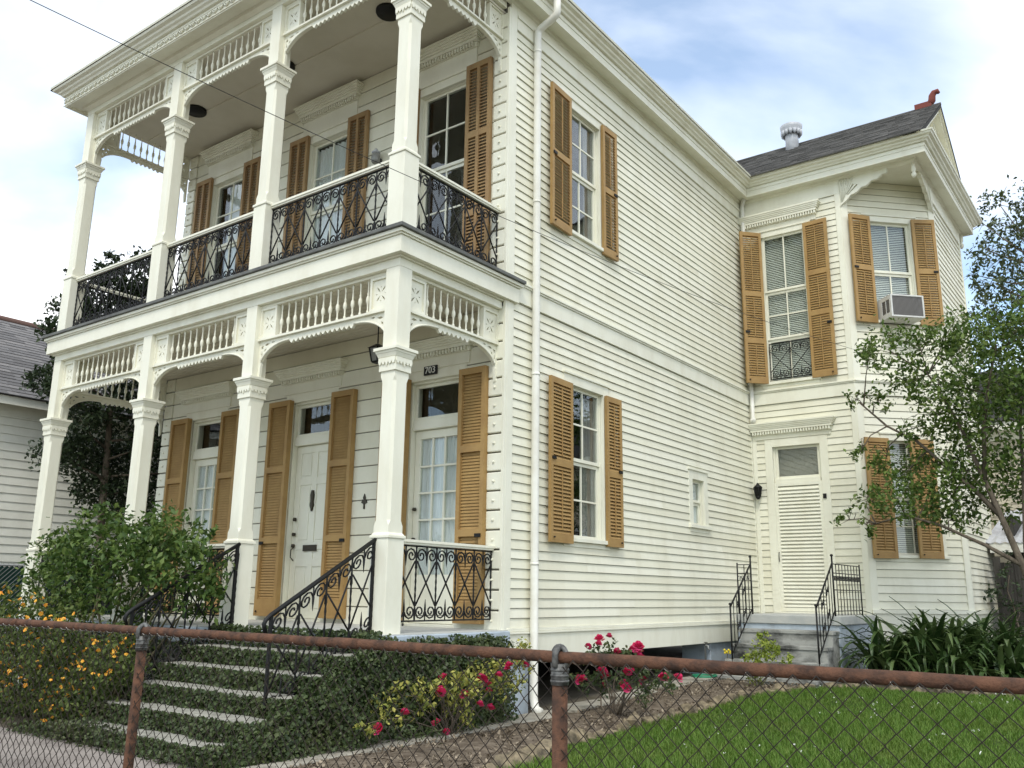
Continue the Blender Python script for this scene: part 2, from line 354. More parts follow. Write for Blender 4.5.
# lawn: a strip mesh right of the edging
lv = []; lf = []; yl = [-3.2 + 0.1 * k for k in range(0, 96)]
for y in yl:
    xa = edge_x(y)
    for k in range(25):
        x = xa + (14 - xa) * (k / 24) ** 1.6; lv.append((x, y, gz(x, y) + 0.012))
for j in range(len(yl) - 1):
    for i in range(24): lf.append((j * 25 + i, j * 25 + i + 1, (j + 1) * 25 + i + 1, (j + 1) * 25 + i))
b = MB(); b.add(lv, lf, True); tag(b.build('lawn', M['lawn']), kind='structure')
# mulch bed between the concrete strip and the edging
bv = []; bf = []; yb = [-3.2 + 0.1 * k for k in range(0, 91)]
for y in yb:
    xa, xb = 0.3, edge_x(y) + 0.05
    for k in range(13):
        x = xa + (xb - xa) * k / 12; bv.append((x, y, gz(x, y) + 0.004 + 0.02 * math.sin(x * 7 + y * 3) * math.sin(y * 5 + x) + (0.03 * math.sin(math.pi * k / 12))))
for j in range(len(yb) - 1):
    for i in range(12): bf.append((j * 13 + i, j * 13 + i + 1, (j + 1) * 13 + i + 1, (j + 1) * 13 + i))
b = MB(); b.add(bv, bf, True); tag(b.build('mulch_bed', M['soil']), kind='structure')
b = MB()
b.box(-9, 0.35, -3.2, -1.93, -0.99, -0.885)
tag(b.build('front_path', M['walk'], bev=0.01), kind='structure')
b = MB()
for k in range(8):                                  # strip of concrete slabs along the house
    y0 = -1.92 + k * 1.08; b.box(0.24, 0.62 - 0.02 * (k % 3), y0, y0 + 1.07, -1.0, gz(0, y0 + 0.5) + 0.04)
tag(b.build('concrete_strip', M['kerb'], bev=0.012), kind='structure')
b = MB(); b.box(-60, 60, -9.5, -3.55, -1.10, -0.905)
tag(b.build('pavement', M['walk']), kind='structure')
b = MB(); b.box(-60, 60, -40, -9.7, -1.3, -1.07)
tag(b.build('road', mat('asphalt', (0.05, 0.05, 0.05), 0.9, 0.2, col2=(0.065, 0.065, 0.063), scale=4, bump=0.3, bscale=120)), kind='structure')

# ------------------------------------------------------------------ the house
D, XW, YA = 1.669, 0.119, 9.03
XL = -6.66
house = thing('two_storey_house', (-3.3, 5.0, -0.9), 'cream white two-storey clapboard house with iron-railed double gallery and tan louvred shutters', 'house')
FR = frame(0, D, 0, 0)          # front wall: local x = x, -y outwards
SD = frame(XW, 0, 0, 90)        # side wall: local x = world y
WA = frame(0, YA, 0, 0)         # wing wall facing the street
CH = frame(1.985, YA, 0, 45)    # chamfered wall
CHL = 1.7607
RT = frame(3.23, 0, 0, 90)      # wing's end wall
LT = frame(XL, 0, 0, -90)       # far side: local x = -world y

def shell(b, x0, x1, z0, z1, ops, y0=0.0, y1=0.12):
    X = sorted({x0, x1} | {o[0] for o in ops} | {o[1] for o in ops}); Z = sorted({z0, z1} | {o[2] for o in ops} | {o[3] for o in ops})
    for i in range(len(X) - 1):
        cz = None
        for j in range(len(Z) - 1):
            mx_, mz = (X[i] + X[i + 1]) / 2, (Z[j] + Z[j + 1]) / 2
            hole = any(o[0] < mx_ < o[1] and o[2] < mz < o[3] for o in ops)
            if hole:
                if cz is not None: b.box(X[i], X[i + 1], y0, y1, cz, Z[j]); cz = None
            elif cz is None: cz = Z[j]
        if cz is not None: b.box(X[i], X[i + 1], y0, y1, cz, Z[-1])
def clap(b, x0, x1, z0, z1, expo, ops, lip=0.020):
    n = max(1, round((z1 - z0) / expo)); e = (z1 - z0) / n
    for k in range(n):
        a, c = z0 + k * e, z0 + (k + 1) * e; mz = (a + c) / 2
        cuts = sorted([(o[0], o[1]) for o in ops if o[2] < mz < o[3]])
        segs = []; p = x0
        for q in cuts:
            if q[0] > p: segs.append((p, min(q[0], x1)))
            p = max(p, q[1])
        if p < x1: segs.append((p, x1))
        for (u0, u1) in segs:
            if u1 - u0 < 0.01: continue
            bits = [u0]; L = random.uniform(1.2, 4.0)
            while u0 + L < u1 - 0.5: bits.append(u0 + L); L += random.uniform(2.5, 4.2)
            bits.append(u1)
            for w0, w1 in zip(bits, bits[1:]):
                l = lip + random.uniform(-0.002, 0.002); dz = random.uniform(-0.002, 0.002)
                g = c - 0.0065                       # the board stops short of the next one: a real gap in shade
                b.add([(w0, -l, a + dz), (w1, -l, a + dz), (w1, -0.005, g), (w0, -0.005, g), (w0, -0.0006, a + dz), (w1, -0.0006, a + dz), (w0, -0.0006, g), (w1, -0.0006, g)],
                      [(0, 1, 2, 3), (4, 5, 1, 0), (0, 3, 6, 4), (1, 5, 7, 2), (3, 2, 7, 6)])

def window(fr, x0, x1, z0, z1, rows=(2, 2), cols=2, cas=0.12, sill=True, deep=0.07, head=0.0, fill=None, mats='trim', sashes=None, proud=0.022):
    """casing + sash + glass in a wall opening; returns the window part"""
    b = MB(fr)
    frect(b, x0 - cas, x1 + cas, z0 - (0.0 if sill else 0.02), z1 + cas, cas + 0.004, -proud, 0.03, wb=0.0 if sill else 0.024)
    b.box(x0, x0 + 0.012, 0.03, deep + 0.06, z0, z1); b.box(x1 - 0.012, x1, 0.03, deep + 0.06, z0, z1)
    b.box(x0, x1, 0.03, deep + 0.06, z1 - 0.012, z1 + 0.02)
    b.box(x0 - cas - 0.02, x1 + cas + 0.02, -proud - 0.02, -0.001, z1 + cas, z1 + cas + 0.03)
    if sill:
        b.box(x0 - cas - 0.03, x1 + cas + 0.03, -0.065, deep + 0.06, z0 - 0.05, z0 - 0.001); b.box(x0 - cas, x1 + cas, -proud, -0.001, z0 - 0.11, z0 - 0.052)
    wdw = b.build('window', M['trim'], house, bev=0.004)
    sashes = sashes or [(z0, (z0 + z1) / 2, rows[1]), ((z0 + z1) / 2, z1, rows[0])]
    g = MB(fr)
    for k, (a, c, nr) in enumerate(sashes):
        y = deep - 0.024 * k
        s = MB(fr); w = 0.042
        frect(s, x0 + 0.014, x1 - 0.014, a + 0.002, c - 0.002, w, y, y + 0.03)
        for i in range(1, cols):
            xm = x0 + (x1 - x0) * i / cols; s.box(xm - 0.011, xm + 0.011, y + 0.004, y + 0.026, a + w, c - w)
        for j in range(1, nr):
            zm = a + (c - a) * j / nr; s.box(x0 + 0.014 + w, x1 - 0.014 - w, y + 0.006, y + 0.024, zm - 0.011, zm + 0.011)
        s.build('sash', M['trim'], wdw)
        g.box(x0 + 0.03, x1 - 0.03, y + 0.013, y + 0.017, a + 0.02, c - 0.02)
    g.build('pane', M['glass'], wdw)
    yb = deep + 0.05
    if fill == 'blind':
        s = MB(fr); z = z0 + 0.03
        while z < z1 - 0.02:
            s.add([(x0 + 0.03, yb, z), (x1 - 0.03, yb, z), (x1 - 0.03, yb + 0.022, z + 0.026), (x0 + 0.03, yb + 0.022, z + 0.026),
                   (x0 + 0.03, yb, z + 0.002), (x1 - 0.03, yb, z + 0.002), (x1 - 0.03, yb + 0.022, z + 0.028), (x0 + 0.03, yb + 0.022, z + 0.028)],
                  [(0, 1, 2, 3), (7, 6, 5, 4), (0, 4, 5, 1), (3, 2, 6, 7)]); z += 0.034
        s.build('blind', M['blind'], wdw)
    elif fill:
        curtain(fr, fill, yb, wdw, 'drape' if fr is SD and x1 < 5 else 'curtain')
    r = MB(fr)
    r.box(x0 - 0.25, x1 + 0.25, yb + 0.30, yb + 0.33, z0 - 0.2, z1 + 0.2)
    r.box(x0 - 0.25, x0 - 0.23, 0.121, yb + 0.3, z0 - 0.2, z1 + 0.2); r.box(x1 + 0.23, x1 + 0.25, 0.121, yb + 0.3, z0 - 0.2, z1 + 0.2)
    r.build('added_room_backing', M['dark'], wdw)  # added box, coloured dark to imitate an unlit room and stop stray light
    return wdw
def curtain(fr, spans, y, parent, m='curtain'):
    for (x0, x1, z0, z1) in spans:
        s = MB(fr); n = 60; vs = []; ph = random.uniform(0, 6)
        for i in range(n + 1):
            x = x0 + (x1 - x0) * i / n; yy = y + 0.018 * math.sin(i * 0.95 + ph) + 0.008 * math.sin(i * 2.3 + ph)
            vs += [(x, yy, z0), (x, yy, z1), (x, yy + 0.003, z1), (x, yy + 0.003, z0)]
        fs = []
        for i in range(n):
            a = i * 4; fs += [(a, a + 4, a + 5, a + 1), (a + 3, a + 2, a + 6, a + 7)]
        s.add(vs, fs, True); s.build('curtain', M[m], parent)

SH = {}
def shutter(fr, xh, side, w, z0, z1, ang=0.0, proud=0.03, th=0.04, rails=(0.5,), m='tan', cols=1, bottom=0.10, tilt=1, pitch=0.043):
    """louvred shutter; side -1 hangs to the left of its hinge xh, +1 to the right; ang swings it off the wall"""
    h = z1 - z0; key = (round(w, 3), round(h, 3), th, rails, m, cols, bottom, tilt, pitch)
    if key not in SH:
        b = MB(); st = 0.052
        b.box(0, st, -th, 0, 0, h); b.box(w - st, w, -th, 0, 0, h)
        b.box(st, w - st, -th, 0, h - 0.075, h); b.box(st, w - st, -th, 0, 0, bottom)
        zs = [bottom]
        for r in rails: b.box(st, w - st, -th, 0, h * r - 0.04, h * r + 0.04); zs += [h * r - 0.04, h * r + 0.04]
        zs.append(h - 0.075)
        if cols == 2: b.box(w / 2 - 0.022, w / 2 + 0.022, -th - 0.003, -0.002, bottom, h - 0.075)
        for a, c in zip(zs[::2], zs[1::2]):
            n = int((c - a) / pitch); e = (c - a) / n
            for k in range(n):
                z = a + (k + 0.5) * e; dy = 0.016 if pitch > 0.04 else 0.008; dz = 0.0205 * tilt * pitch / 0.043
                b.add([(st, -th / 2 - dy, z - dz), (w - st, -th / 2 - dy, z - dz), (w - st, -th / 2 + dy, z + dz), (st, -th / 2 + dy, z + dz),
                       (st, -th / 2 - dy, z - dz + 0.007), (w - st, -th / 2 - dy, z - dz + 0.007), (w - st, -th / 2 + dy, z + dz + 0.007), (st, -th / 2 + dy, z + dz + 0.007)],
                      [(3, 2, 1, 0), (4, 5, 6, 7), (0, 1, 5, 4), (1, 2, 6, 5), (2, 3, 7, 6), (3, 0, 4, 7)])
            if cols == 1 and pitch > 0.04: b.box(w / 2 - 0.006, w / 2 + 0.006, -th - 0.002, -th + 0.008, a + 0.05, c - 0.05)
        SH[key] = b.mesh('shutter', M[m])
    # mesh runs +x from its hinge; for the left one put the free edge first
    if side > 0: Mx = fr @ T(xh, -proud, z0) @ Matrix.Rotation(-R(ang), 4, 'Z')
    else: Mx = fr @ T(xh, -proud, z0) @ Matrix.Rotation(R(ang), 4, 'Z') @ T(-w, 0, 0)
    o = link('shutter', SH[key], house, Mx)
    b = MB(Mx)
    zx = (0.06 if side > 0 else w - 0.06)
    b.box(w - 0.10 if side > 0 else 0.02, w - 0.02 if side > 0 else 0.10, -th - 0.016, -th, 0.93 if h > 2.5 else h * 0.5 - 0.02, 0.97 if h > 2.5 else h * 0.5 + 0.015)
    b.lathe([(0.012, 0), (0.014, 0.012), (0.006, 0.02)], (0.06 if side < 0 else w - 0.06, -th - 0.012, 0.05), 8)
    b.build('shutter_dog', M['iron'], o)
    return o
def hood(fr, x0, x1, zf0, zc, ztop, proj=0.16):
    b = MB(fr)
    if zf0 < zc: b.box(x0 + 0.06, x1 - 0.06, -0.035, -0.002, zf0, zc)
    h = ztop - zc
    b.extr([(0, 0), (1, 0), (1, 1), (0, 1)], 0, 0) if False else None
    b.box(x0 + 0.04, x1 - 0.04, -0.06, -0.002, zc, zc + h * 0.28)
    x = x0 + 0.05
    while x < x1 - 0.06:
        b.box(x, x + 0.024, -0.098, -0.0605, zc + h * 0.02, zc + h * 0.26); x += 0.048
    b.box(x0 + 0.02, x1 - 0.02, -0.10, -0.002, zc + h * 0.285, zc + h * 0.48)
    for k in range(4):
        o = 0.10 + (proj - 0.10) * (k + 1) / 4
        b.box(x0 - 0.015 * k, x1 + 0.015 * k, -o, -0.002, zc + h * (0.485 + 0.128 * k), zc + h * (0.485 + 0.128 * (k + 1)) - 0.0005)
    return b.build('window_hood', M['trim'], house)

# --- openings
F_OPS = [(-1.37, -0.55), (-3.57, -2.74), (-5.94, -5.11)]
f_lo = [(a, c, -0.01, 2.92) for a, c in F_OPS]; f_up = [(a, c, 4.0, 6.86) for a, c in F_OPS]
s_ops = [(2.98, 3.82, 1.06, 2.98), (2.98, 3.80, 5.06, 6.88), (6.48, 6.90, 1.45, 2.16)]
a_ops = [(0.50, 1.34, 0.12, 3.0), (0.50, 1.32, 4.14, 6.92)]
c_ops = [(0.48, 1.30, 1.08, 2.98), (0.48, 1.30, 5.08, 6.94)]
# structural walls
for fr, x0, x1, z0, z1, ops in ((FR, XL + 0.12, XW - 0.12, -0.15, 7.70, f_lo + f_up), (SD, D, YA, -0.25, 7.70, s_ops), (WA, XW, 1.985, -0.25, 7.70, a_ops),
                                (CH, 0.0, CHL, -0.25, 7.70, c_ops), (RT, 10.275, 12.85, -0.25, 7.70, []), (LT, -14.0, -D, -0.25, 7.70, [])):
    b = MB(fr); shell(b, x0, x1, z0, z1, ops)
    if fr is SD: shell(b, 12.85, 14.0, -0.25, 7.70, [])
    b.build('wall', M['plaster'], house)
b = MB(); b.box(XW, 3.11, 12.74, 12.85, -0.25, 7.70); b.box(XL, XW, 13.9, 14.0, -0.25, 7.70)
b.build('wall', M['nbr'], house)
b = MB(); b.box(XL + 0.13, XW - 0.13, D + 0.13, 13.88, -0.24, -0.2); b.box(XL + 0.13, XW - 0.13, D + 0.13, 13.88, 3.7, 3.72)
b.build('inner_floor', M['dark'], house)
# siding
cs = MB(SD)
s_cut = [(o[0] - 0.10, o[1] + 0.10, o[2] - 0.10, o[3] + 0.10) for o in s_ops]
clap(cs, D + 0.10, YA, 0.02, 3.74, 0.107, s_cut); clap(cs, D + 0.10, YA, 4.0, 7.36, 0.107, s_cut)
cs.build('siding', M['siding'], house)
cs = MB(WA); a_cut = [(o[0] - 0.10, o[1] + 0.10, o[2] - 0.02, o[3] + 0.08) for o in a_ops]
clap(cs, XW, 1.90, 0.02, 3.74, 0.115, a_cut); clap(cs, XW, 1.90, 4.0, 7.42, 0.115, a_cut); cs.build('siding', M['siding'], house)
cs = MB(CH); c_cut = [(o[0] - 0.10, o[1] + 0.10, o[2] - 0.08, o[3] + 0.10) for o in c_ops]
clap(cs, 0.10, CHL - 0.07, 0.22, 3.74, 0.125, c_cut); clap(cs, 0.10, CHL - 0.07, 4.0, 7.70, 0.125, c_cut); cs.build('siding', M['siding'], house)
cs = MB(RT); clap(cs, 10.275 + 0.06, 12.76, 0.22, 7.42, 0.115, []); cs.build('siding', M['siding'], house)
# front: wide grooved boards and quoin blocks
for z0, z1, ops in ((0.0, 3.66, f_lo), (3.99, 7.55, f_up)):
    b = MB(FR); n = round((z1 - z0) / 0.212); e = (z1 - z0) / n
    for k in range(n):
        a, c = z0 + k * e, z0 + (k + 1) * e - 0.014
        cuts = sorted([(o[0] - 0.05, o[1] + 0.05) for o in ops if o[2] < (a + c) / 2 < o[3] + 0.05]); p = XL + 0.23
        for q in cuts + [(XW - 0.22, XW)]:
            if q[0] - p > 0.02: b.box(p, q[0], -0.02, -0.001, a, c)
            p = q[1]
    b.build('siding', M['siding'], house, bev=0.004)
    b = MB(FR); b2 = MB(FR)
    for k in range(n):
        a, c = z0 + k * e, z0 + (k + 1) * e - 0.018
        for u0, u1 in ((XW - 0.215, XW - 0.012), (XL + 0.012, XL + 0.225)):
            q = b if u0 < -1 else b2; q.box(u0, u1, -0.045, -0.001, a, c); q.frustum((u0 + u1) / 2, -0.05, (a + c) / 2 - 0.014, (a + c) / 2 + 0.014, 0.016, 0.016)
    b.build('quoin', M['trim'], house, bev=0.012); b2.build('quoin', M['trim'], house, bev=0.012)
# corner boards, belts, friezes, skirts
b = MB(SD); b.box(D - 0.012, D + 0.11, -0.028, -0.001, -0.02, 7.70); b.M = FR; b.box(XW - 0.011, XW + 0.026, -0.05, -0.0125, -0.02, 7.60); b.build('corner_board', M['trim'], house, bev=0.004)
b = MB(SD); b.box(YA - 0.05, YA, -0.024, -0.001, 0.0, 7.36); b.M = WA; b.box(XW + 0.03, XW + 0.10, -0.024, -0.001, 0.1, 3.74); b.build('corner_board', M['trim'], house, bev=0.004)
b = MB(WA); b.box(1.90, 1.99, -0.028, -0.001, 0.0, 7.70); b.M = CH; b.box(-0.012, 0.115, -0.028, -0.001, 0.0, 7.70); b.build('corner_board', M['trim'], house, bev=0.004)
b = MB(CH); b.box(CHL - 0.085, CHL + 0.012, -0.028, -0.001, 0.0, 7.46); b.M = RT; b.box(10.27, 10.345, -0.028, -0.001, 0.2, 7.46); b.build('corner_board', M['trim'], house, bev=0.004)
b = MB(RT); b.box(12.76, 12.86, -0.028, -0.001, 0.2, 7.46); b.build('corner_board', M['trim'], house, bev=0.004)
b = MB()
for fr, x0, x1 in ((SD, D + 0.11, YA - 0.03), (WA, XW + 0.03, 2.0), (CH, -0.01, CHL + 0.012)):
    b.M = fr
    b.box(x0, x1, -0.034, -0.0005, 3.745, 3.95); b.box(x0, x1, -0.05, -0.0005, 3.952, 3.972); b.box(x0, x1, -0.065, -0.0005, 3.974, 4.0)
b.build('belt_course', M['trim'], house, bev=0.003)
b = MB(SD); b.box(D + 0.11, YA - 0.03, -0.032, -0.0005, 7.36, 7.72); b.box(D + 0.11, YA - 0.06, -0.05, -0.033, 7.52, 7.56)
b.M = WA; b.box(XW + 0.03, 1.985, -0.032, -0.0005, 7.42, 7.72)
b.M = RT; b.box(10.28, 12.86, -0.032, -0.0005, 7.42, 7.72)
b.build('frieze_board', M['trim'], house, bev=0.004)
b = MB(SD); b.box(D + 0.05, YA - 0.01, -0.03, 0.06, -0.305, -0.045); b.box(D + 0.05, YA - 0.01, -0.05, -0.001, -0.043, -0.02); b.box(D + 0.05, YA - 0.01, -0.038, -0.001, -0.018, 0.018)
b.M = WA; b.box(XW + 0.06, 2.0, -0.028, 0.06, -0.5, 0.10)
b.M = CH; b.box(-0.02, CHL + 0.02, -0.03, 0.06, -0.65, 0.15); b.box(-0.02, CHL + 0.03, -0.06, -0.001, 0.152, 0.215)
b.M = RT; b.box(10.26, 12.88, -0.03, 0.06, -0.65, 0.15); b.box(10.25, 12.9, -0.06, -0.001, 0.152, 0.215)
b.build('skirt_board', M['trim'], house, bev=0.004)
b = MB(SD)
for y0, y1 in ((1.70, 2.20), (7.0, 8.1)):
    b = MB(SD); b.box(y0, y1, 0.02, 0.5, -1.0, -0.306); b.build('foundation_pier', M['bluegrey'], house, bev=0.01)
b = MB(); b.box(XL + 0.2, XL + 0.6, 2, 2.5, -1, -0.25); b.box(-3.5, -3.0, 2.2, 2.7, -1, -0.25); b.box(2.2, 3.0, 10.6, 12.5, -1, -0.26); b.box(-4, -3.9, 2, 13, -1, -0.25)
b.build('foundation_pier', M['bluegrey'], house, bev=0.01)

# --- windows and doors
w1 = window(SD, 2.98, 3.82, 1.06, 2.98, fill=[(3.45, 3.79, 1.1, 2.9)])
w2 = window(SD, 2.98, 3.80, 5.06, 6.88, fill=[(3.55, 3.78, 5.1, 6.85), (3.0, 3.1, 5.1, 6.85)])
window(SD, 6.48, 6.90, 1.45, 2.16, rows=(1, 1), cols=1, cas=0.13, fill=[(6.5, 6.9, 1.45, 2.1)])
shutter(SD, 2.985, -1, 0.53, 0.98, 2.97, 3, 0.035, rails=(0.475,)); shutter(SD, 3.815, 1, 0.375, 0.99, 2.97, 2, 0.035, rails=(0.475,))
shutter(SD, 2.975, -1, 0.50, 4.96, 6.96, 3, 0.035, rails=(0.51,)); shutter(SD, 3.80, 1, 0.375, 4.98, 6.95, 2, 0.035, rails=(0.5,))
w3 = window(WA, 0.50, 1.32, 4.14, 6.92, cas=0.10, fill='blind', sashes=[(4.14, 4.94, 1), (4.94, 5.84, 2), (5.84, 6.92, 1)])
shutter(WA, 0.50, -1, 0.42, 4.11, 7.0, 48, 0.04, rails=(0.27, 0.58)); shutter(WA, 1.315, 1, 0.43, 4.11, 7.0, 4, 0.04, rails=(0.40, 0.66))
hood(WA, 0.14, 1.60, 7.05, 7.14, 7.37, 0.15)
window(CH, 0.48, 1.30, 5.08, 6.94, fill='blind', cas=0.10, sashes=[(5.08, 5.99, 1), (5.99, 6.94, 1)])
shutter(CH, 0.49, -1, 0.42, 5.02, 7.0, 8, 0.04); shutter(CH, 1.30, 1, 0.41, 5.02, 7.0, 8, 0.04)
window(CH, 0.48, 1.30, 1.08, 2.98, fill='blind', cas=0.10)
shutter(CH, 0.49, -1, 0.44, 1.02, 3.0, 4, 0.04); shutter(CH, 1.30, -1, 0.44, 1.03, 3.0, 4, 0.04)
# upper gallery windows
for i, (a, c) in enumerate(F_OPS):
    fl = [[(c - 0.22, c - 0.03, 4.0, 6.8)], [(a + 0.02, c - 0.02, 4.0, 6.8)], [(a + 0.3, c - 0.02, 4.0, 6.8)]][i]
    window(FR, a, c, 4.02, 6.86, cas=0.11, sill=False, deep=0.09, fill=fl if i else None, sashes=[(4.02, 5.75, 3), (5.75, 6.86, 2)])
    shutter(FR, a + 0.01, -1, 0.41, 4.04, 6.98, 0, 0.03, th=0.05, rails=(0.30, 0.66), m='tan_up', cols=2); shutter(FR, c + 0.03, 1, 0.40, 4.04, 6.98, 0, 0.03, th=0.05, rails=(0.30, 0.66), m='tan_up', cols=2)
    hood(FR, a - 0.22, c + 0.22, 6.99, 7.24, 7.47, 0.17); hood(FR, a - 0.22, c + 0.22, 3.04, 3.18, 3.38, 0.17)
    shutter(FR, a + 0.055, -1, 0.44, 0.06, 2.945, 0, 0.028, th=0.075, rails=(0.34, 0.67), bottom=0.22, pitch=0.036); shutter(FR, c + 0.06, 1, 0.42 if i else 0.395, 0.06, 2.945, 0, 0.028, th=0.075, rails=(0.34, 0.67), bottom=0.22, pitch=0.036)
# ground-floor doors with transoms
for i, (a, c) in enumerate(F_OPS):
    b = MB(FR)
    frect(b, a - 0.11, c + 0.11, 0.0, 3.03, 0.114, -0.025, 0.029, wb=0.0)
    b.box(a, a + 0.03, 0.03, 0.21, 0, 2.91); b.box(c - 0.03, c, 0.03, 0.21, 0, 2.91); b.box(a + 0.03, c - 0.03, 0.03, 0.21, 2.89, 2.93)
    b.box(a + 0.03, c - 0.03, 0.05, 0.17, 2.32, 2.44)
    frect(b, a + 0.03, c - 0.03, 2.44, 2.89, 0.042, 0.08, 0.12)
    b.box(a, c, 0.03, 0.21, -0.05, 0.035)
    dr = b.build('door', M['trim'], house, bev=0.004)
    g = MB(FR); g.box(a + 0.06, c - 0.06, 0.098, 0.102, 2.47, 2.86)
    x0, x1 = a + 0.035, c - 0.035; y0, y1 = 0.11, 0.155
    l = MB(FR)
    if i == 1:
        l.box(x0, x1, y0 + 0.012, y1, 0.04, 2.315)
        frect(l, x0, x1, 0.04, 2.315, 0.10, y0, y0 + 0.0118)
        xm = (x0 + x1) / 2; l.box(xm - 0.05, xm + 0.05, y0, y0 + 0.0118, 0.14, 2.215)
        for z in (0.70, 0.92, 1.78): l.box(x0 + 0.10, xm - 0.05, y0, y0 + 0.0118, z, z + 0.10); l.box(xm + 0.05, x1 - 0.10, y0, y0 + 0.0118, z, z + 0.10)
        for z0, z1 in ((0.17, 0.67), (1.05, 1.75), (1.91, 2.185)):
            for u0, u1 in ((x0 + 0.13, xm - 0.08), (xm + 0.08, x1 - 0.13)): l.box(u0, u1, y0 + 0.004, y0 + 0.0118, z0, z1)
        leaf = l.build('door_leaf', M['trim'], dr, bev=0.003)
        h = MB(FR)
        for z in (1.10, 1.30): k_ = MB(FR); k_.lathe([(0.022, 0), (0.026, 0.02), (0.022, 0.045)], (x0 + 0.07, y0 - 0.03, z), 8); k_.build('lock', M['brass'], dr)
        h.lathe([(0.022, 0), (0.026, 0.02), (0.022, 0.045)], (x0 + 0.07, y0 - 0.03, 0.95), 8)
        h.tube([(x0 + 0.07, y0 - 0.02, 0.95), (x0 + 0.07, y0 - 0.06, 0.92), (x0 + 0.07, y0 - 0.06, 0.82), (x0 + 0.07, y0 - 0.01, 0.78)], 0.008)
        h.build('handle', M['brass'], dr)
        h = MB(FR); h.extr([(xm - 0.012, 1.70), (xm + 0.012, 1.70), (xm + 0.028, 1.64), (xm + 0.022, 1.55), (xm + 0.03, 1.50), (xm, 1.42), (xm - 0.03, 1.50), (xm - 0.022, 1.55), (xm - 0.028, 1.64)], y0 - 0.03, y0 - 0.001)
        h.build('knocker', M['brass'], dr)
        h = MB(FR); h.box(xm - 0.13, xm + 0.13, y0 - 0.014, y0 - 0.001, 0.90, 0.98); h.build('mail_slot', M['brass'], dr)
    else:
        frect(l, x0, x1, 0.04, 2.315, 0.085, y0, y1, wt=0.10, wb=0.55)
        for k in (1, 2): xm = x0 + 0.085 + (x1 - x0 - 0.17) * k / 3; l.box(xm - 0.012, xm + 0.012, y0 + 0.005, y1 - 0.005, 0.59, 2.215)
        for k in range(1, 5): zm = 0.59 + 1.605 * k / 5; l.box(x0 + 0.085, x1 - 0.085, y0 + 0.007, y1 - 0.007, zm - 0.012, zm + 0.012)
        l.build('door_leaf', M['trim'], dr, bev=0.003)
        g.box(x0 + 0.08, x1 - 0.08, y0 + 0.02, y0 + 0.024, 0.58, 2.20)
        curtain(FR, [(x0 + 0.02, x1 - 0.02, 0.35, 2.25)], 0.172, dr)
        h = MB(FR)
        for z in (0.98, 1.34): h.lathe([(0.02, 0), (0.026, 0.02), (0.02, 0.04)], (x0 + 0.045, y0 - 0.03, z), 8)
        h.build('handle', M['brass'], dr)
    g.build('pane', M['glass'], dr)
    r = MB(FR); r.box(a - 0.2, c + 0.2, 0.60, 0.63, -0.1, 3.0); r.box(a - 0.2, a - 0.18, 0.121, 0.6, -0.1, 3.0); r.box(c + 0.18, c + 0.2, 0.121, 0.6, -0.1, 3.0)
    r.build('added_room_backing', M['dark'], dr)  # added dark panels behind the door: room shade put into their colour
# side door of the wing with its louvred screen
b = MB(WA)
frect(b, 0.37, 1.47, 0.10, 3.10, 0.134, -0.03, 0.029, wb=0.0)
b.box(0.50, 0.53, 0.03, 0.16, 0.10, 3.0); b.box(1.31, 1.34, 0.03, 0.16, 0.10, 3.0); b.box(0.53, 1.31, 0.0, 0.12, 2.33, 2.40)
frect(b, 0.53, 1.31, 2.40, 2.97, 0.045, 0.05, 0.09); b.box(0.40, 1.44, -0.05, 0.10, 0.095, 0.155)
dr = b.build('door', M['trim'], house, bev=0.004)
l = MB(WA); frect(l, 0.505, 1.335, 0.16, 2.33, 0.06, -0.012, 0.025)
n = 33; e = (2.26 - 0.23) / n
for k in range(n):
    z = 0.225 + (k + 0.5) * e
    l.add([(0.565, -0.018, z - 0.028), (1.275, -0.018, z - 0.028), (1.275, 0.016, z + 0.022), (0.565, 0.016, z + 0.022), (0.565, -0.018, z - 0.016), (1.275, -0.018, z - 0.016), (1.275, 0.016, z + 0.034), (0.565, 0.016, z + 0.034)],
          [(3, 2, 1, 0), (4, 5, 6, 7), (0, 1, 5, 4), (1, 2, 6, 5), (2, 3, 7, 6), (3, 0, 4, 7)])
l.build('louvred_screen', M['trim'], dr)
h = MB(WA); h.tube([(0.53, -0.03, 0.98), (0.53, -0.045, 1.0), (0.53, -0.045, 1.12), (0.53, -0.03, 1.14)], 0.007); h.box(1.345, 1.40, -0.05, -0.028, 2.02, 2.10); h.build('handle', M['iron'], dr)
g = MB(WA); g.box(0.56, 1.28, 0.068, 0.072, 2.43, 2.94); g.build('pane', M['glass'], dr)
r = MB(WA); r.box(0.52, 1.32, 0.14, 0.16, 0.1, 2.99); r.build('added_room_backing', M['plaster'], dr)  # added panel closing the doorway behind the louvres, not a real room wall
hood(WA, 0.13, 1.60, 3.11, 3.19, 3.40, 0.15)

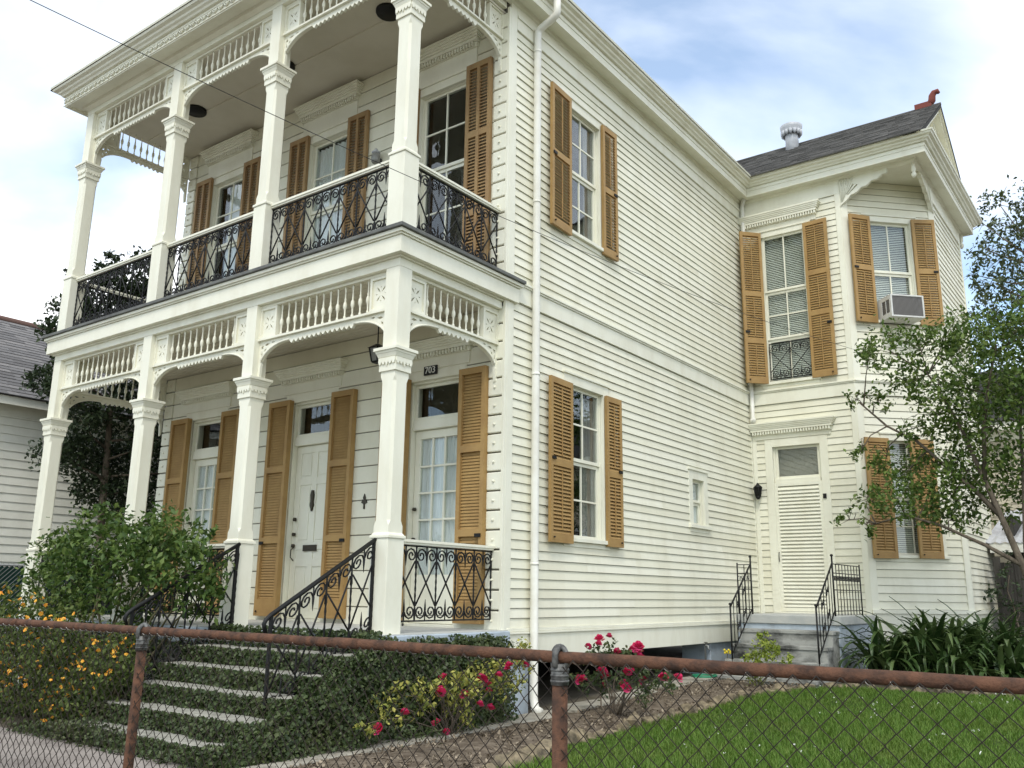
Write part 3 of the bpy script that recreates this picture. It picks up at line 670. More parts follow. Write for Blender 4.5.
# --- columns
CX = [0.0, -2.257, -4.406, -6.74]
def column(parent, x, z0, zab, ztop, y=0.0):
    b = MB(); h, c = 0.097, 0.026
    zs0, zs1 = z0 + 0.93, zab - 0.24
    oct_ = lambda k: [(x - h + k, y - h), (x + h - k, y - h), (x + h, y - h + k), (x + h, y + h - k), (x + h - k, y + h), (x - h + k, y + h), (x - h, y + h - k), (x - h, y - h + k)]
    vs = []; lv_ = [(zs0, 0.001), (zs0 + 0.07, 0.001), (zs0 + 0.12, c), (zs1 - 0.10, c), (zs1 - 0.05, 0.001), (zs1, 0.001)]
    for z, k in lv_: vs += [(p[0], p[1], z) for p in oct_(k)]
    fs = [(i * 8 + j, i * 8 + (j + 1) % 8, i * 8 + 8 + (j + 1) % 8, i * 8 + 8 + j) for i in range(len(lv_) - 1) for j in range(8)]
    b.add(vs, fs)
    b.box(x - 0.093, x + 0.093, y - 0.093, y + 0.093, zab - 0.001, ztop)
    col = b.build('column', M['trim'], parent)
    p = MB(); p.box(x - 0.112, x + 0.112, y - 0.112, y + 0.112, z0, z0 + 0.88); p.frustum(x, y, z0 + 0.88, z0 + 0.91, 0.124, 0.124); p.frustum(x, y, z0 + 0.91, z0 + 0.935, 0.116, 0.098)
    p.build('pedestal', M['trim'], col, bev=0.006)
    p = MB(); p.box(x - 0.113, x + 0.113, y - 0.113, y + 0.113, zs1 - 0.0, zab - 0.10)
    for fr in (frame(x, y, 0, 0), frame(x, y, 0, 90), frame(x, y, 0, 180), frame(x, y, 0, 270)):
        p.M = fr
        tz = zab - 0.125
        pts = [(-0.113, tz + 0.02)]
        for k in range(5):
            xa = -0.113 + 0.0452 * k
            pts += [(xa, tz - 0.02), (xa + 0.011, tz - 0.045), (xa + 0.0226, tz - 0.052 - 0.018 * (k == 2)), (xa + 0.034, tz - 0.045)]
        pts += [(0.113, tz - 0.02), (0.113, tz + 0.02)]
        p.extr(pts[::-1], -0.128, -0.1135)
    p.M = I4
    p.frustum(x, y, zab - 0.10, zab - 0.06, 0.122, 0.137); p.frustum(x, y, zab - 0.0595, zab - 0.035, 0.141, 0.146); p.frustum(x, y, zab - 0.0345, zab - 0.002, 0.159, 0.159)
    p.build('capital', M['trim'], col, bev=0.003)
for x in CX:
    column(house, x, 0.0, 2.75, 3.60); column(house, x, 3.985, 6.74, 7.59)
b = MB()
for xw in (XW - 0.02, XL - 0.08):                   # half columns against the wall
    for z0, zt in ((0, 3.6), (3.985, 7.59)):
        b.box(xw - 0.10 if xw > 0 else xw, xw if xw > 0 else xw + 0.1, D - 0.10, D - 0.046, z0, zt) if False else None
# --- spindle friezes with arched brackets
def diamond(cx, cz, L, w, a):
    ca, sa = math.cos(a), math.sin(a)
    return [(cx + ca * u - sa * v, cz + sa * u + ca * v) for u, v in ((-L, 0), (-L * 0.2, -w), (L, 0), (-L * 0.2, w))]
SPF = {}
def spindle_frieze(fr, x0, x1, nsp, dz):
    """between the posts x0 < x1 of a bay; local y = 0 is the centre line"""
    key = (round(x1 - x0, 3), nsp); Lb = x1 - x0
    if key not in SPF:
        b = MB(); zb, zt = 3.20, 3.57; bw = 0.285
        b.box(0, Lb, -0.04, 0.04, zt, 3.60); b.box(0, Lb, -0.05, 0.05, 3.175, 3.20)
        for u in (0.0, Lb - bw):
            cx, cz = u + bw / 2, (zb + zt) / 2
            holes = [diamond(cx + 0.052 * math.cos(a), cz + 0.062 * math.sin(a), 0.042, 0.011, a + math.pi) for a in (0.85, math.pi - 0.85, math.pi + 0.85, -0.85)]
            holes += [diamond(cx + dx, cz + dz_, 0.014, 0.006, a) for dx, dz_, a in ((0.0, 0.075, 1.57), (0, -0.075, 1.57), (0.062, 0, 0), (-0.062, 0, 0))]
            b.plate([(u + 0.03, zb), (u + bw - 0.03, zb), (u + bw - 0.03, zt), (u + 0.03, zt)], holes, -0.014, 0.014)
            frect(b, u, u + bw, zb, zt, 0.03, -0.035, 0.035, wt=0.03, wb=0.03)
        a, c = bw, Lb - bw; h = zt - zb
        prof = [(0.014, 0), (0.016, 0.03), (0.008, 0.05), (0.010, 0.09), (0.012, 0.115), (0.021, 0.13), (0.0225, 0.165), (0.017, 0.19), (0.009, 0.21), (0.013, 0.225), (0.009, 0.24), (0.0075, 0.30), (0.010, 0.335), (0.014, h)]
        for k in range(nsp): b.lathe(prof, (a + (c - a) * (k + 0.5) / nsp, 0, zb), 8)
        SPF[key] = [b.mesh('spindle_frieze', M['trim'])]
        b = MB()
        def zc(x):                                  # lower edge of the arch
            d = min(x, Lb - x); aw = min(0.52, Lb * 0.33)
            if d < aw: t = (aw - d) / aw; return 3.115 - (3.115 - 2.80) * (1 - math.sqrt(max(0, 1 - t ** 2.3)))
            return 3.115 + 0.012 * math.sin(math.pi * (x - aw) / (Lb - 2 * aw))
        low = []; aw = min(0.52, Lb * 0.33)
        xs_ = [0.045 + (aw - 0.045) * (k / 16) ** 1.5 for k in range(17)]
        low += [(x, zc(x)) for x in xs_]
        nt_ = int((Lb - 2 * aw) / 0.070); e = (Lb - 2 * aw) / nt_
        for k in range(nt_): low += [(aw + e * (k + 0.02), zc(aw + e * k)), (aw + e * (k + 0.38), zc(aw + e * k) - 0.030), (aw + e * (k + 0.5), zc(aw + e * k) - 0.036), (aw + e * (k + 0.62), zc(aw + e * k) - 0.030), (aw + e * (k + 0.98), zc(aw + e * k))]
        low += [(Lb - x, zc(x)) for x in reversed(xs_)]
        outer = [(0, 2.77), (0.03, 2.745)] + low + [(Lb - 0.03, 2.745), (Lb, 2.77), (Lb, 3.174), (0, 3.174)]
        holes = []
        for s in (0, 1):
            for cx, cz, L, w, a in ((0.055, 3.10, 0.03, 0.018, 0.8), (0.14, 3.125, 0.045, 0.014, 0.1), (0.05, 3.02, 0.04, 0.012, 1.6), (0.24, 3.14, 0.03, 0.010, 0.05), (0.045, 2.93, 0.03, 0.009, 1.6), (0.105, 3.065, 0.025, 0.012, 0.8)):
                holes.append(diamond(cx if s == 0 else Lb - cx, cz, L, w, a if s == 0 else math.pi - a))
        b.plate(outer, holes, -0.016, 0.016)
        pts = [(x, 0, zc(x) + 0.012) for x in xs_]      # bead along the arch
        b.tube([(p[0], -0.018, p[2]) for p in pts], 0.012, 6); b.tube([(Lb - p[0], -0.018, p[2]) for p in pts], 0.012, 6)
        SPF[key].append(b.mesh('arch_bracket', M['trim']))
    Mx = fr @ T(x0, 0, dz)
    o = link('spindle_frieze', SPF[key][0], house, Mx); link('arch_bracket', SPF[key][1], o, Mx)
GF = frame(0, 0, 0, 0); GS = frame(0, 0, 0, 90); GL = frame(-6.70, 0, 0, 90)
for dz in (0, 3.99):
    for i, (xa, xb) in enumerate(((CX[1], CX[0]), (CX[2], CX[1]), (CX[3], CX[2]))): spindle_frieze(GF, xa + 0.093, xb - 0.093, (13, 11, 12)[i], dz)
    spindle_frieze(GS, 0.093, D - 0.03, 9, dz); spindle_frieze(GL, 0.093, D - 0.03, 9, dz)
# gallery beams, fascia, floors, ceilings
def ring(b, o0, o1, z0, z1, back=D):                 # rectangular band around the gallery, offset o0..o1 outwards from the post centres
    xl, xr = -6.74, 0.0
    b.box(xl - o1, xr + o1, -o1, -o0, z0, z1); b.box(xr + o0, xr + o1, -o0, back, z0, z1); b.box(xl - o1, xl - o0, -o0, back, z0, z1)
b = MB()
ring(b, -0.095, 0.095, 3.602, 3.708, D - 0.05); b.build('beam', M['trim'], house, bev=0.004); b = MB(); ring(b, -0.095, 0.097, 7.592, 7.722, D - 0.05)
b.build('beam', M['trim'], house, bev=0.004)
b = MB(); ring(b, 0.06, 0.186, 3.71, 3.885, D + 0.16); ring(b, 0.0, 0.205, 3.887, 3.905, D + 0.17); ring(b, 0.0, 0.225, 3.907, 3.945, D + 0.20); ring(b, 0.05, 0.125, 3.69, 3.709, D - 0.05)
b.build('fascia', M['trim'], house, bev=0.003)
b = MB(); b.box(-7.0, 0.255, -0.255, D + 0.21, 3.947, 3.986); b.build('gallery_floor', M['floorp'], house, bev=0.004)
b = MB()
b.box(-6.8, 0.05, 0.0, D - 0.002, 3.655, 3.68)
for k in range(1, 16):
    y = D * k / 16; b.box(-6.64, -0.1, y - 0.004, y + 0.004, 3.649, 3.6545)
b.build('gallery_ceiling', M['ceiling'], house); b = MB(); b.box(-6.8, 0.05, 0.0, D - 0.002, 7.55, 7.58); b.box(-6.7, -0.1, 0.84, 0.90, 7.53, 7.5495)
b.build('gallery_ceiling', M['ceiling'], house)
b = MB(); b.box(-6.98, 0.235, -0.30, D - 0.001, -0.17, -0.002); b.build('porch_floor', M['bluegrey'], house, bev=0.01)
b = MB(); b.box(-6.9, 0.15, -0.2, D, -0.99, -0.172); b.build('porch_base', M['oldstep'], house)
b = MB(); b.box(-6.95, 0.205, -0.28, D - 0.002, -0.0015, 0.006); b.build('porch_paving', M['stone'], house)

# --- iron railings
def spiral(b, c, r, a0, turns, sgn, rad=0.0065, n=15):
    pts = []
    for k in range(n):
        t = k / (n - 1); rr = r * (1 - 0.80 * t); a = a0 + sgn * turns * 2 * math.pi * t
        pts.append((c[0] + rr * math.cos(a), 0, c[1] + rr * math.sin(a)))
    return pts
def twist(n=22):
    return [0.0115 if k % 2 else 0.0078 for k in range(n)]
def iron_panel(b, L, z0, z1, ncell, slope=0.0, thin=1.0):
    """local x along, z up; slope shears the pattern"""
    f = lambda p: (p[0], p[1], p[2] + slope * p[0])
    w = L / ncell; h = z1 - z0
    b.tube([f((0, 0, z0)), f((L, 0, z0))], 0.011, 4); b.tube([f((0, 0, z1)), f((L, 0, z1))], 0.011, 4)
    b.tube([f((0, 0, z0 + 0.05)), f((L, 0, z0 + 0.05))], 0.005, 4) if slope == 0 else None
    for k in range(ncell + 1):
        x = min(max(w * k, 0.01), L - 0.01)
        b.tube([f((x, 0, z0 + h * t / 21)) for t in range(22)], [r * thin for r in twist()], 5)
    for k in range(ncell):
        x = w * k
        for s in (0, 1):
            xa, xb = (x + 0.01, x + w - 0.01) if s == 0 else (x + w - 0.01, x + 0.01)
            b.tube([f((xa, 0.004 * (1 - 2 * s), z0 + 0.20 * h)), f((xb, 0.004 * (1 - 2 * s), z1 - 0.20 * h))], 0.0085 * thin, 4)
        b.tube([f((x + w / 2, 0, z1)), f((x + w / 2, 0, z1 - 0.10 * h)), f((x + w / 2, 0, z1 - 0.12 * h)), f((x + w / 2, 0, z1 - 0.19 * h)), f((x + w / 2, 0, z1 - 0.27 * h))], [0.007, 0.007, 0.013, 0.009, 0.002], 5)
        b.tube([f((x + w / 2, 0, z0)), f((x + w / 2, 0, z0 + 0.12 * h)), f((x + w / 2, 0, z0 + 0.14 * h)), f((x + w / 2, 0, z0 + 0.22 * h)), f((x + w / 2, 0, z0 + 0.29 * h))], [0.007, 0.007, 0.012, 0.008, 0.002], 5)
        r = min(0.24 * w, 0.12 * h)
        for s in (-1, 1):
            cx = x + w / 2 + s * (r + 0.006)
            p = spiral(b, (cx, z1 - r * 1.25), r, math.pi if s > 0 else 0, 1.55, -s)
            p = [(x + w / 2 + s * 0.48 * w, 0, z1 - 0.24 * h)] [:0] + p
            b.tube([f(q) for q in p], 0.0085 * thin, 4)
            b.tube([f((cx + s * r, 0, z1 - r * 1.25)), f((x + w / 2 + s * 0.49 * w, 0, z1 - 0.22 * h)), f((x + w / 2 + s * 0.47 * w, 0, z1 - 0.30 * h))], 0.0078 * thin, 4)
            p = spiral(b, (cx, z0 + r * 1.2), r, math.pi if s > 0 else 0, 1.55, s)
            b.tube([f(q) for q in p], 0.0085 * thin, 4)
RL = {}
def railing(fr, x0, x1, zf, ncell):
    L = x1 - x0; key = (round(L, 3), ncell)
    if key not in RL:
        b = MB(); iron_panel(b, L, 0.115, 0.83, ncell); b1 = b.mesh('railing', M['iron'])
        b = MB(); b.box(0, L, -0.03, 0.03, 0.842, 0.862); b.box(0, L, -0.042, 0.042, 0.863, 0.889); RL[key] = (b1, b.mesh('handrail', M['trim']))
    Mx = fr @ T(x0, 0, zf); o = link('railing', RL[key][0], house, Mx); link('handrail', RL[key][1], o, Mx)
for i, (xa, xb) in enumerate(((CX[1], CX[0]), (CX[2], CX[1]), (CX[3], CX[2]))):
    railing(GF, xa + 0.112, xb - 0.112, 3.985, 7)
    if i: railing(GF, xa + 0.112, xb - 0.112, 0.0, 7)
for zf in (0.0, 3.985):
    railing(GS, 0.112, D - 0.046, zf, 5); railing(GL, 0.112, D - 0.046, zf, 5)
# guard grille in front of the wing's tall window
b = MB(WA @ T(0.53, 0.035, 0)); iron_panel(b, 0.76, 4.20, 4.86, 2, thin=0.9); b.build('window_guard', M['iron'], w3)

# --- cornice and roofs
def sweep(b, path, prof, closed=False):
    n = len(path); rings = []
    for i, p in enumerate(path):
        def nrm(a, c): d = Vector((c[0] - a[0], c[1] - a[1])).normalized(); return Vector((d.y, -d.x))
        n0 = nrm(path[i - 1], p) if i > 0 else None; n1 = nrm(p, path[i + 1]) if i < n - 1 else None
        if n0 is None: m_ = n1
        elif n1 is None: m_ = n0
        else: m_ = (n0 + n1) / (1 + n0.dot(n1))
        rings.append([(p[0] + m_.x * o, p[1] + m_.y * o, z) for o, z in prof])
    k = len(prof); vs = [v for r in rings for v in r]; fs = []
    for i in range(n - 1):
        for j in range(k): a = i * k + j; c = i * k + (j + 1) % k; fs.append((c, a, a + k, c + k))
    fs.append(tuple(range(k))); fs.append(tuple(range(n * k - 1, (n - 1) * k - 1, -1)))
    b.add(vs, fs)
PATH = [(-6.80, 14.1), (-6.80, -0.1), (XW, -0.1), (XW, YA), (3.23, YA), (3.23, 12.85), (2.0, 12.85)]
b = MB()
sweep(b, PATH, [(-0.05, 7.724), (0.20, 7.724), (0.20, 7.695), (0.255, 7.695), (0.255, 7.80), (0.265, 7.80), (0.265, 7.865), (-0.05, 7.866)])
sweep(b, PATH, [(-0.05, 7.867), (0.30, 7.867), (0.315, 7.89), (0.345, 7.905), (0.355, 7.93), (0.40, 7.945), (0.415, 7.975), (-0.05, 7.977)])
sweep(b, PATH, [(0.395, 7.9775), (0.428, 7.9775), (0.436, 8.004), (0.395, 8.004)])
sweep(b, PATH, [(0.0, 7.66), (0.06, 7.69), (0.075, 7.723), (-0.02, 7.7235)])
b.build('cornice', M['trim'], house)
b = MB(); b.add([(1.9, YA - 0.05, 7.70), (3.28, YA - 0.05, 7.70), (3.28, 10.4, 7.70), (1.9, YA - 0.05, 7.722), (3.28, YA - 0.05, 7.722), (3.28, 10.4, 7.722)], [(2, 1, 0), (3, 4, 5), (0, 1, 4, 3), (1, 2, 5, 4), (2, 0, 3, 5)]); b.build('soffit', M['trim'], house)
b = MB()                                             # running scroll on the gallery's frieze
x = -7.05; pts = []
k = 0
while x < 0.32: pts.append((x, -0.372, 7.742 + (0.062 if k % 2 else 0.0))); x += 0.062; k += 1
for p, q in zip(pts, pts[1:]): b.tube([p, q], 0.011, 4)
for p in pts[::2]: b.lathe([(0.006, 0), (0.014, 0.010), (0.006, 0.022)], (p[0], -0.370, p[2] + 0.028), 6)
b.box(-7.09, 0.37, -0.368, -0.355, 7.712, 7.722); b.box(-7.09, 0.37, -0.372, -0.355, 7.82, 7.832)
b.build('frieze_trim', M['trim'], house)
b = MB(); ex, lx, fy, by = XW + 0.42, -6.84 - 0.42, -0.1 - 0.42, 14.4   # main roof: low hip
z0, zr = 7.985, 9.35; mx_ = (ex + lx) / 2; hw = (ex - lx) / 2
b.add([(lx, fy, z0), (ex, fy, z0), (ex, by, z0), (lx, by, z0), (mx_, fy + hw, zr), (mx_, by - hw, zr), (lx, fy, z0 - 0.012), (ex, fy, z0 - 0.012), (ex, by, z0 - 0.012), (lx, by, z0 - 0.012)],
      [(0, 1, 4), (1, 2, 5, 4), (2, 3, 5), (3, 0, 4, 5), (0, 6, 7, 1), (1, 7, 8, 2), (2, 8, 9, 3), (3, 9, 6, 0), (6, 9, 8, 7)])
b.build('roof', M['roofdark'], house)
def shingles(b, P, U, S, L, H, expo=0.13, tab=0.30):
    """courses on a slope: P corner, U unit along the eave, S unit up the slope, sized L x H"""
    P, U, S = Vector(P), Vector(U), Vector(S); Nn = U.cross(S).normalized(); n = int(H / expo)
    for k in range(n):
        x = -random.uniform(0, tab); a = k * expo; c = min(a + expo * 1.25, H)
        while x < L:
            w = tab * random.uniform(0.5, 1.3); u0, u1 = max(x, 0), min(x + w - 0.004, L); x += w
            if u1 - u0 < 0.01: continue
            l = 0.014 + random.uniform(-0.003, 0.003)
            q = [P + U * u0 + S * a + Nn * l, P + U * u1 + S * a + Nn * l, P + U * u1 + S * c + Nn * 0.002, P + U * u0 + S * c + Nn * 0.002, P + U * u0 + S * a, P + U * u1 + S * a]
            b.add(q, [(0, 1, 2, 3), (4, 5, 1, 0), (0, 3, 4), (1, 5, 2)])
RY, RZ, EY0, EY1 = 10.95, 9.64, 8.59, 13.31
sl = Vector((0, RY - EY0, RZ - 7.985)); H = sl.length; S = sl.normalized()
b = MB()
b.add([(-4.0, EY0, 7.99), (3.475, EY0, 7.99), (3.475, RY, RZ), (-4.0, RY, RZ), (-4.0, EY1, 7.99), (3.475, EY1, 7.99),
       (-4.0, EY0 + 0.12, 7.98), (3.475, EY0 + 0.12, 7.98), (3.475, RY, RZ - 0.08), (-4.0, RY, RZ - 0.08), (-4.0, EY1 - 0.12, 7.98), (3.475, EY1 - 0.12, 7.98)],
      [(0, 1, 2, 3), (3, 2, 5, 4), (7, 6, 9, 8), (8, 9, 10, 11), (1, 7, 8, 2), (2, 8, 11, 5), (0, 6, 7, 1), (4, 5, 11, 10)])
rf = b.build('roof', M['roofdark'], house)
b = MB(); shingles(b, (-1.2, EY0 - 0.03, 7.985), (1, 0, 0), S, 4.69, H, 0.115, 0.24); b.build('shingle', M['shingle'], rf)
b = MB(); b.tube([(-1.5, RY, RZ + 0.0), (3.48, RY, RZ + 0.0)], 0.035, 6); b.build('ridge_cap', M['shingle'], rf)
b = MB()                                             # pediment wall with siding and raking cornice
b.M = RT
zz = 8.0; k = 0
while zz < RZ - 0.25:
    t = (zz - 7.99) / (RZ - 7.99); y0 = EY0 + 0.35 + (RY - EY0 - 0.35) * t; y1 = 2 * RY - y0
    b.add([(y0, -0.016, zz), (y1, -0.016, zz), (y1 - 0.15, 0, zz + 0.12), (y0 + 0.15, 0, zz + 0.12), (y0, 0.03, zz), (y1, 0.03, zz)], [(0, 1, 2, 3), (4, 5, 1, 0)]); zz += 0.12
b.add([(EY0 + 0.2, 0.01, 7.98), (EY1 - 0.2, 0.01, 7.98), (RY, 0.01, RZ - 0.05)], [(0, 1, 2)])
b.build('gable', M['siding'], house)
b = MB(RT); slp = (RZ - 7.985) / (RY - EY0)
for dv, xo in ((0.085, 0.235), (0.17, 0.19), (0.30, 0.07)):
    for sg in (1, -1):
        q = [(EY0 - 0.02, 7.98), (RY, RZ - 0.004), (RY, RZ - dv), (EY0 + dv / slp, 7.98)]
        if sg < 0: q = [(2 * RY - y, z) for y, z in q][::-1]
        b.extr(q, -xo, 0.02)
b.build('raking_cornice', M['trim'], house)
# fan brackets under the corner of the wing's eave
def fan(fr, x0, sgn, L, zt, zb):
    b = MB(fr); out = []; n = 26
    for k in range(n + 1):
        t = k / n; x = L * t
        z = zb + (zt - 0.07 - zb) * (t ** 0.62) - 0.035 * abs(math.sin(t * math.pi * 4.5)) * (t > 0.03) * (t < 0.97)
        out.append((x0 + sgn * x, z))
    outer = [(x0, zt)] + out + [(x0 + sgn * L, zt)]
    holes = []
    for k in range(6):
        a = R(6 + 11.5 * k); r0, r1 = 0.10, 0.10 + 0.30 * (1 - 0.10 * abs(k - 1))
        c0 = (x0 + sgn * (0.05 + math.cos(a) * r0), zb + 0.13 + math.sin(a) * r0); 
        c1 = (x0 + sgn * (0.05 + math.cos(a) * r1), zb + 0.13 + math.sin(a) * r1)
        if c1[1] > zt - 0.05: continue
        dx, dz_ = -math.sin(a) * 0.008, math.cos(a) * 0.008
        hp = [(c0[0] - sgn * dx, c0[1] - dz_), (c1[0] - sgn * dx * 1.6, c1[1] - dz_ * 1.6), (c1[0] + sgn * dx * 1.6, c1[1] + dz_ * 1.6), (c0[0] + sgn * dx, c0[1] + dz_)]
        # keep only the ribs that fall inside the outline
        tt = abs(c1[0] - x0) / L; zl = zb + (zt - 0.07 - zb) * (tt ** 0.62)
        if c1[1] > zl + 0.05 and c0[1] > zb + (zt - 0.07 - zb) * ((abs(c0[0] - x0) / L) ** 0.62) + 0.03: holes.append(hp)
    b.plate(outer, holes, -0.028, 0.028)
    b.tube([(p[0], -0.03, p[1] + 0.008) for p in out], 0.013, 6)
    zl_ = lambda x_: zb + (zt - 0.07 - zb) * (max(x_, 0) / L) ** 0.62
    for k in range(9):                               # carved shell ribs fanning from the foot
        a = R(40 + 6.2 * k); r1 = 0.06; px, pz = 0.015, zb + 0.04
        while r1 < 0.62:
            qx, qz = px + math.cos(a) * r1, pz + math.sin(a) * r1
            if qz > zt - 0.03 or qz < zl_(qx) + 0.02: break
            r1 += 0.01
        if r1 > 0.10: b.tube([(x0 + sgn * (px + math.cos(a) * 0.05), -0.032, pz + math.sin(a) * 0.05), (x0 + sgn * (px + math.cos(a) * r1), -0.036, pz + math.sin(a) * r1)], [0.006, 0.014], 5)
    return b
bm_ = fan(WA, 2.0, 1, 0.82, 7.69, 7.16); bm_.box(2.0, 3.26, -0.03, 0.03, 7.685, 7.73)
bm_.lathe([(0.012, 0), (0.032, 0.02), (0.036, 0.05), (0.02, 0.075), (0.03, 0.09), (0.03, 0.13)], (2.70, 0, 7.545), 8)
bm_.build('eave_bracket', M['trim'], house)
bm_ = fan(RT, 10.275, -1, 0.82, 7.69, 7.16); bm_.box(9.0, 10.275, -0.03, 0.03, 7.685, 7.729)
bm_.lathe([(0.012, 0), (0.036, 0.03), (0.042, 0.07), (0.022, 0.10), (0.036, 0.12), (0.04, 0.16), (0.03, 0.20), (0.034, 0.30)], (9.06, 0, 7.40), 10)
bm_.build('eave_bracket', M['trim'], house)
bm_ = MB(RT); bm_.lathe([(0.012, 0), (0.04, 0.04), (0.045, 0.09), (0.022, 0.13), (0.04, 0.16), (0.045, 0.30)], (12.95, -0.04, 7.38), 10); bm_.build('eave_bracket', M['trim'], house)
# gutters' downpipes
b = MB(); xd, yd = XW + 0.085, 2.15
b.tube([(xd + 0.30, yd, 7.93), (xd + 0.30, yd, 7.68), (xd + 0.285, yd, 7.645), (xd + 0.25, yd, 7.62), (xd + 0.05, yd, 7.545), (xd + 0.015, yd, 7.52), (xd, yd, 7.48), (xd, yd, 5.6), (xd, yd, 3.0), (xd, yd, 1.0), (xd, yd, -0.72), (xd + 0.05, yd - 0.04, -0.82), (xd + 0.13, yd - 0.06, -0.85)], 0.047, 12)
for z in (7.2, 5.1, 2.9, 0.7): b.tube([(xd, yd, z), (xd, yd, z + 0.03)], 0.051, 12)
b.build('downpipe', M['whitemetal'], house)
b = MB(); xd, yd = XW + 0.085, YA - 0.085
b.tube([(xd + 0.10, yd - 0.1, 7.75), (xd, yd, 7.62), (xd, yd, 7.3), (xd, yd, 5.0), (xd, yd, 3.50), (xd + 0.03, yd - 0.03, 3.44)], 0.04, 10); b.tube([(xd, yd, 3.42), (xd, yd, 3.5)], 0.055, 10)
b.build('downpipe', M['whitemetal'], house)
# roof vent and terracotta finial
b = MB(); vx, vy = 0.72, 10.55
b.lathe([(0.135, 9.1), (0.13, 9.64), (0.13, 9.72)], (vx, vy, 0), 16); b.lathe([(0.19, 9.70), (0.20, 9.73), (0.215, 9.80), (0.225, 9.86), (0.20, 9.875), (0.02, 9.88)], (vx, vy, 0), 20)
for k in range(14):
    a = 2 * math.pi * k / 14; b.lathe([(0.004, 9.63), (0.036, 9.67), (0.04, 9.74)], (vx + 0.18 * math.cos(a), vy + 0.18 * math.sin(a), 0), 6)
b.build('roof_vent', M['vent'], rf)
b = MB(); b.box(3.02, 3.32, RY - 0.06, RY + 0.06, RZ - 0.01, RZ + 0.10)
b.tube([(3.27, RY, RZ + 0.03), (3.33, RY, RZ + 0.12), (3.34, RY, RZ + 0.21), (3.38, RY, RZ + 0.27), (3.44, RY, RZ + 0.28), (3.46, RY, RZ + 0.235)], [0.06, 0.07, 0.065, 0.058, 0.05, 0.03], 10)
b.build('ridge_finial', M['terra'], rf)


# ------------------------------------------------------------------ things fixed to or standing by the house
def text_mesh(s, size, Mx, m, name, parent, depth=0.003):
    cu = bpy.data.curves.new(name, 'FONT'); cu.body = s; cu.size = size; cu.extrude = depth; cu.align_x = 'CENTER'; cu.align_y = 'CENTER'
    o = bpy.data.objects.new(name, cu); COL.objects.link(o)
    me = bpy.data.meshes.new_from_object(o.evaluated_get(bpy.context.evaluated_depsgraph_get()))
    bpy.data.objects.remove(o); me.materials.clear(); me.materials.append(m)
    return link(name, me, parent, Mx)
t = thing('house_number_plate', (-0.99, D - 0.04, 3.02), 'small black plate with the white number 703 above the nearest front door', 'number plate')
b = MB(FR); b.box(-1.095, -0.885, -0.052, -0.036, 2.965, 3.075); b.build('plate', M['signblack'], t)
text_mesh('703', 0.115, FR @ T(-0.99, -0.054, 3.02) @ Matrix.Rotation(R(90), 4, 'X') @ Matrix.Scale(1.0, 4), M['signwhite'], 'digits', t)
b = MB(FR); zc_ = 1.48; xo = -2.04
b.extr([(xo - 0.012, zc_ - 0.09), (xo + 0.012, zc_ - 0.09), (xo + 0.010, zc_ - 0.03), (xo + 0.05, zc_ - 0.01), (xo + 0.03, zc_ + 0.03), (xo + 0.010, zc_ + 0.015), (xo + 0.022, zc_ + 0.05), (xo, zc_ + 0.10), (xo - 0.022, zc_ + 0.05), (xo - 0.010, zc_ + 0.015), (xo - 0.03, zc_ + 0.03), (xo - 0.05, zc_ - 0.01), (xo - 0.010, zc_ - 0.03)][::-1], -0.034, -0.0205)
tag(b.build('wall_ornament', M['brass']), 'small dark fleur-shaped metal ornament on the wall left of the corner column', 'ornament')
# lantern hanging in the lower gallery
t = thing('hanging_lantern', (-1.18, 0.9, 3.0), 'black four-sided lantern hanging on a rod from the lower gallery ceiling', 'lantern')
b = MB(); b.tube([(-1.18, 0.9, 3.22), (-1.18, 0.9, 3.65)], 0.008, 6); b.lathe([(0.05, 3.64), (0.03, 3.62), (0.01, 3.60)][::-1], (-1.18, 0.9, 0), 10); b.build('rod', M['iron'], t)
b = MB(); b.frustum(-1.18, 0.9, 3.16, 3.21, 0.085, 0.02)
for sx in (-1, 1):
    for sy in (-1, 1): b.tube([(-1.18 + sx * 0.045, 0.9 + sy * 0.045, 3.00), (-1.18 + sx * 0.068, 0.9 + sy * 0.068, 3.16)], 0.009, 4)
b.frustum(-1.18, 0.9, 2.98, 3.0, 0.04, 0.052); b.build('lantern_cage', M['iron'], t)
b = MB(); b.frustum(-1.18, 0.9, 3.002, 3.158, 0.04, 0.062); b.build('lantern_glass', M['lampglass'], t)
# wall sconce between the upper windows
t = thing('wall_sconce', (-2.07, D - 0.1, 6.15), 'small white jar-shaped wall light between the two nearest upper windows', 'wall light')
b = MB(FR); b.box(-2.10, -2.04, -0.06, -0.021, 6.10, 6.16); b.tube([(-2.07, -0.05, 6.13), (-2.07, -0.10, 6.13)], 0.012); b.build('bracket', M['iron'], t)
b = MB(FR); b.lathe([(0.045, 6.07), (0.062, 6.10), (0.062, 6.19), (0.045, 6.21)], (-2.07, -0.11, 0), 12); b.build('globe', M['lampglass'], t)
b = MB(FR); b.lathe([(0.05, 6.211), (0.062, 6.23), (0.03, 6.26), (0.012, 6.285)], (-2.07, -0.11, 0), 12); b.build('cap', M['vent'], t)
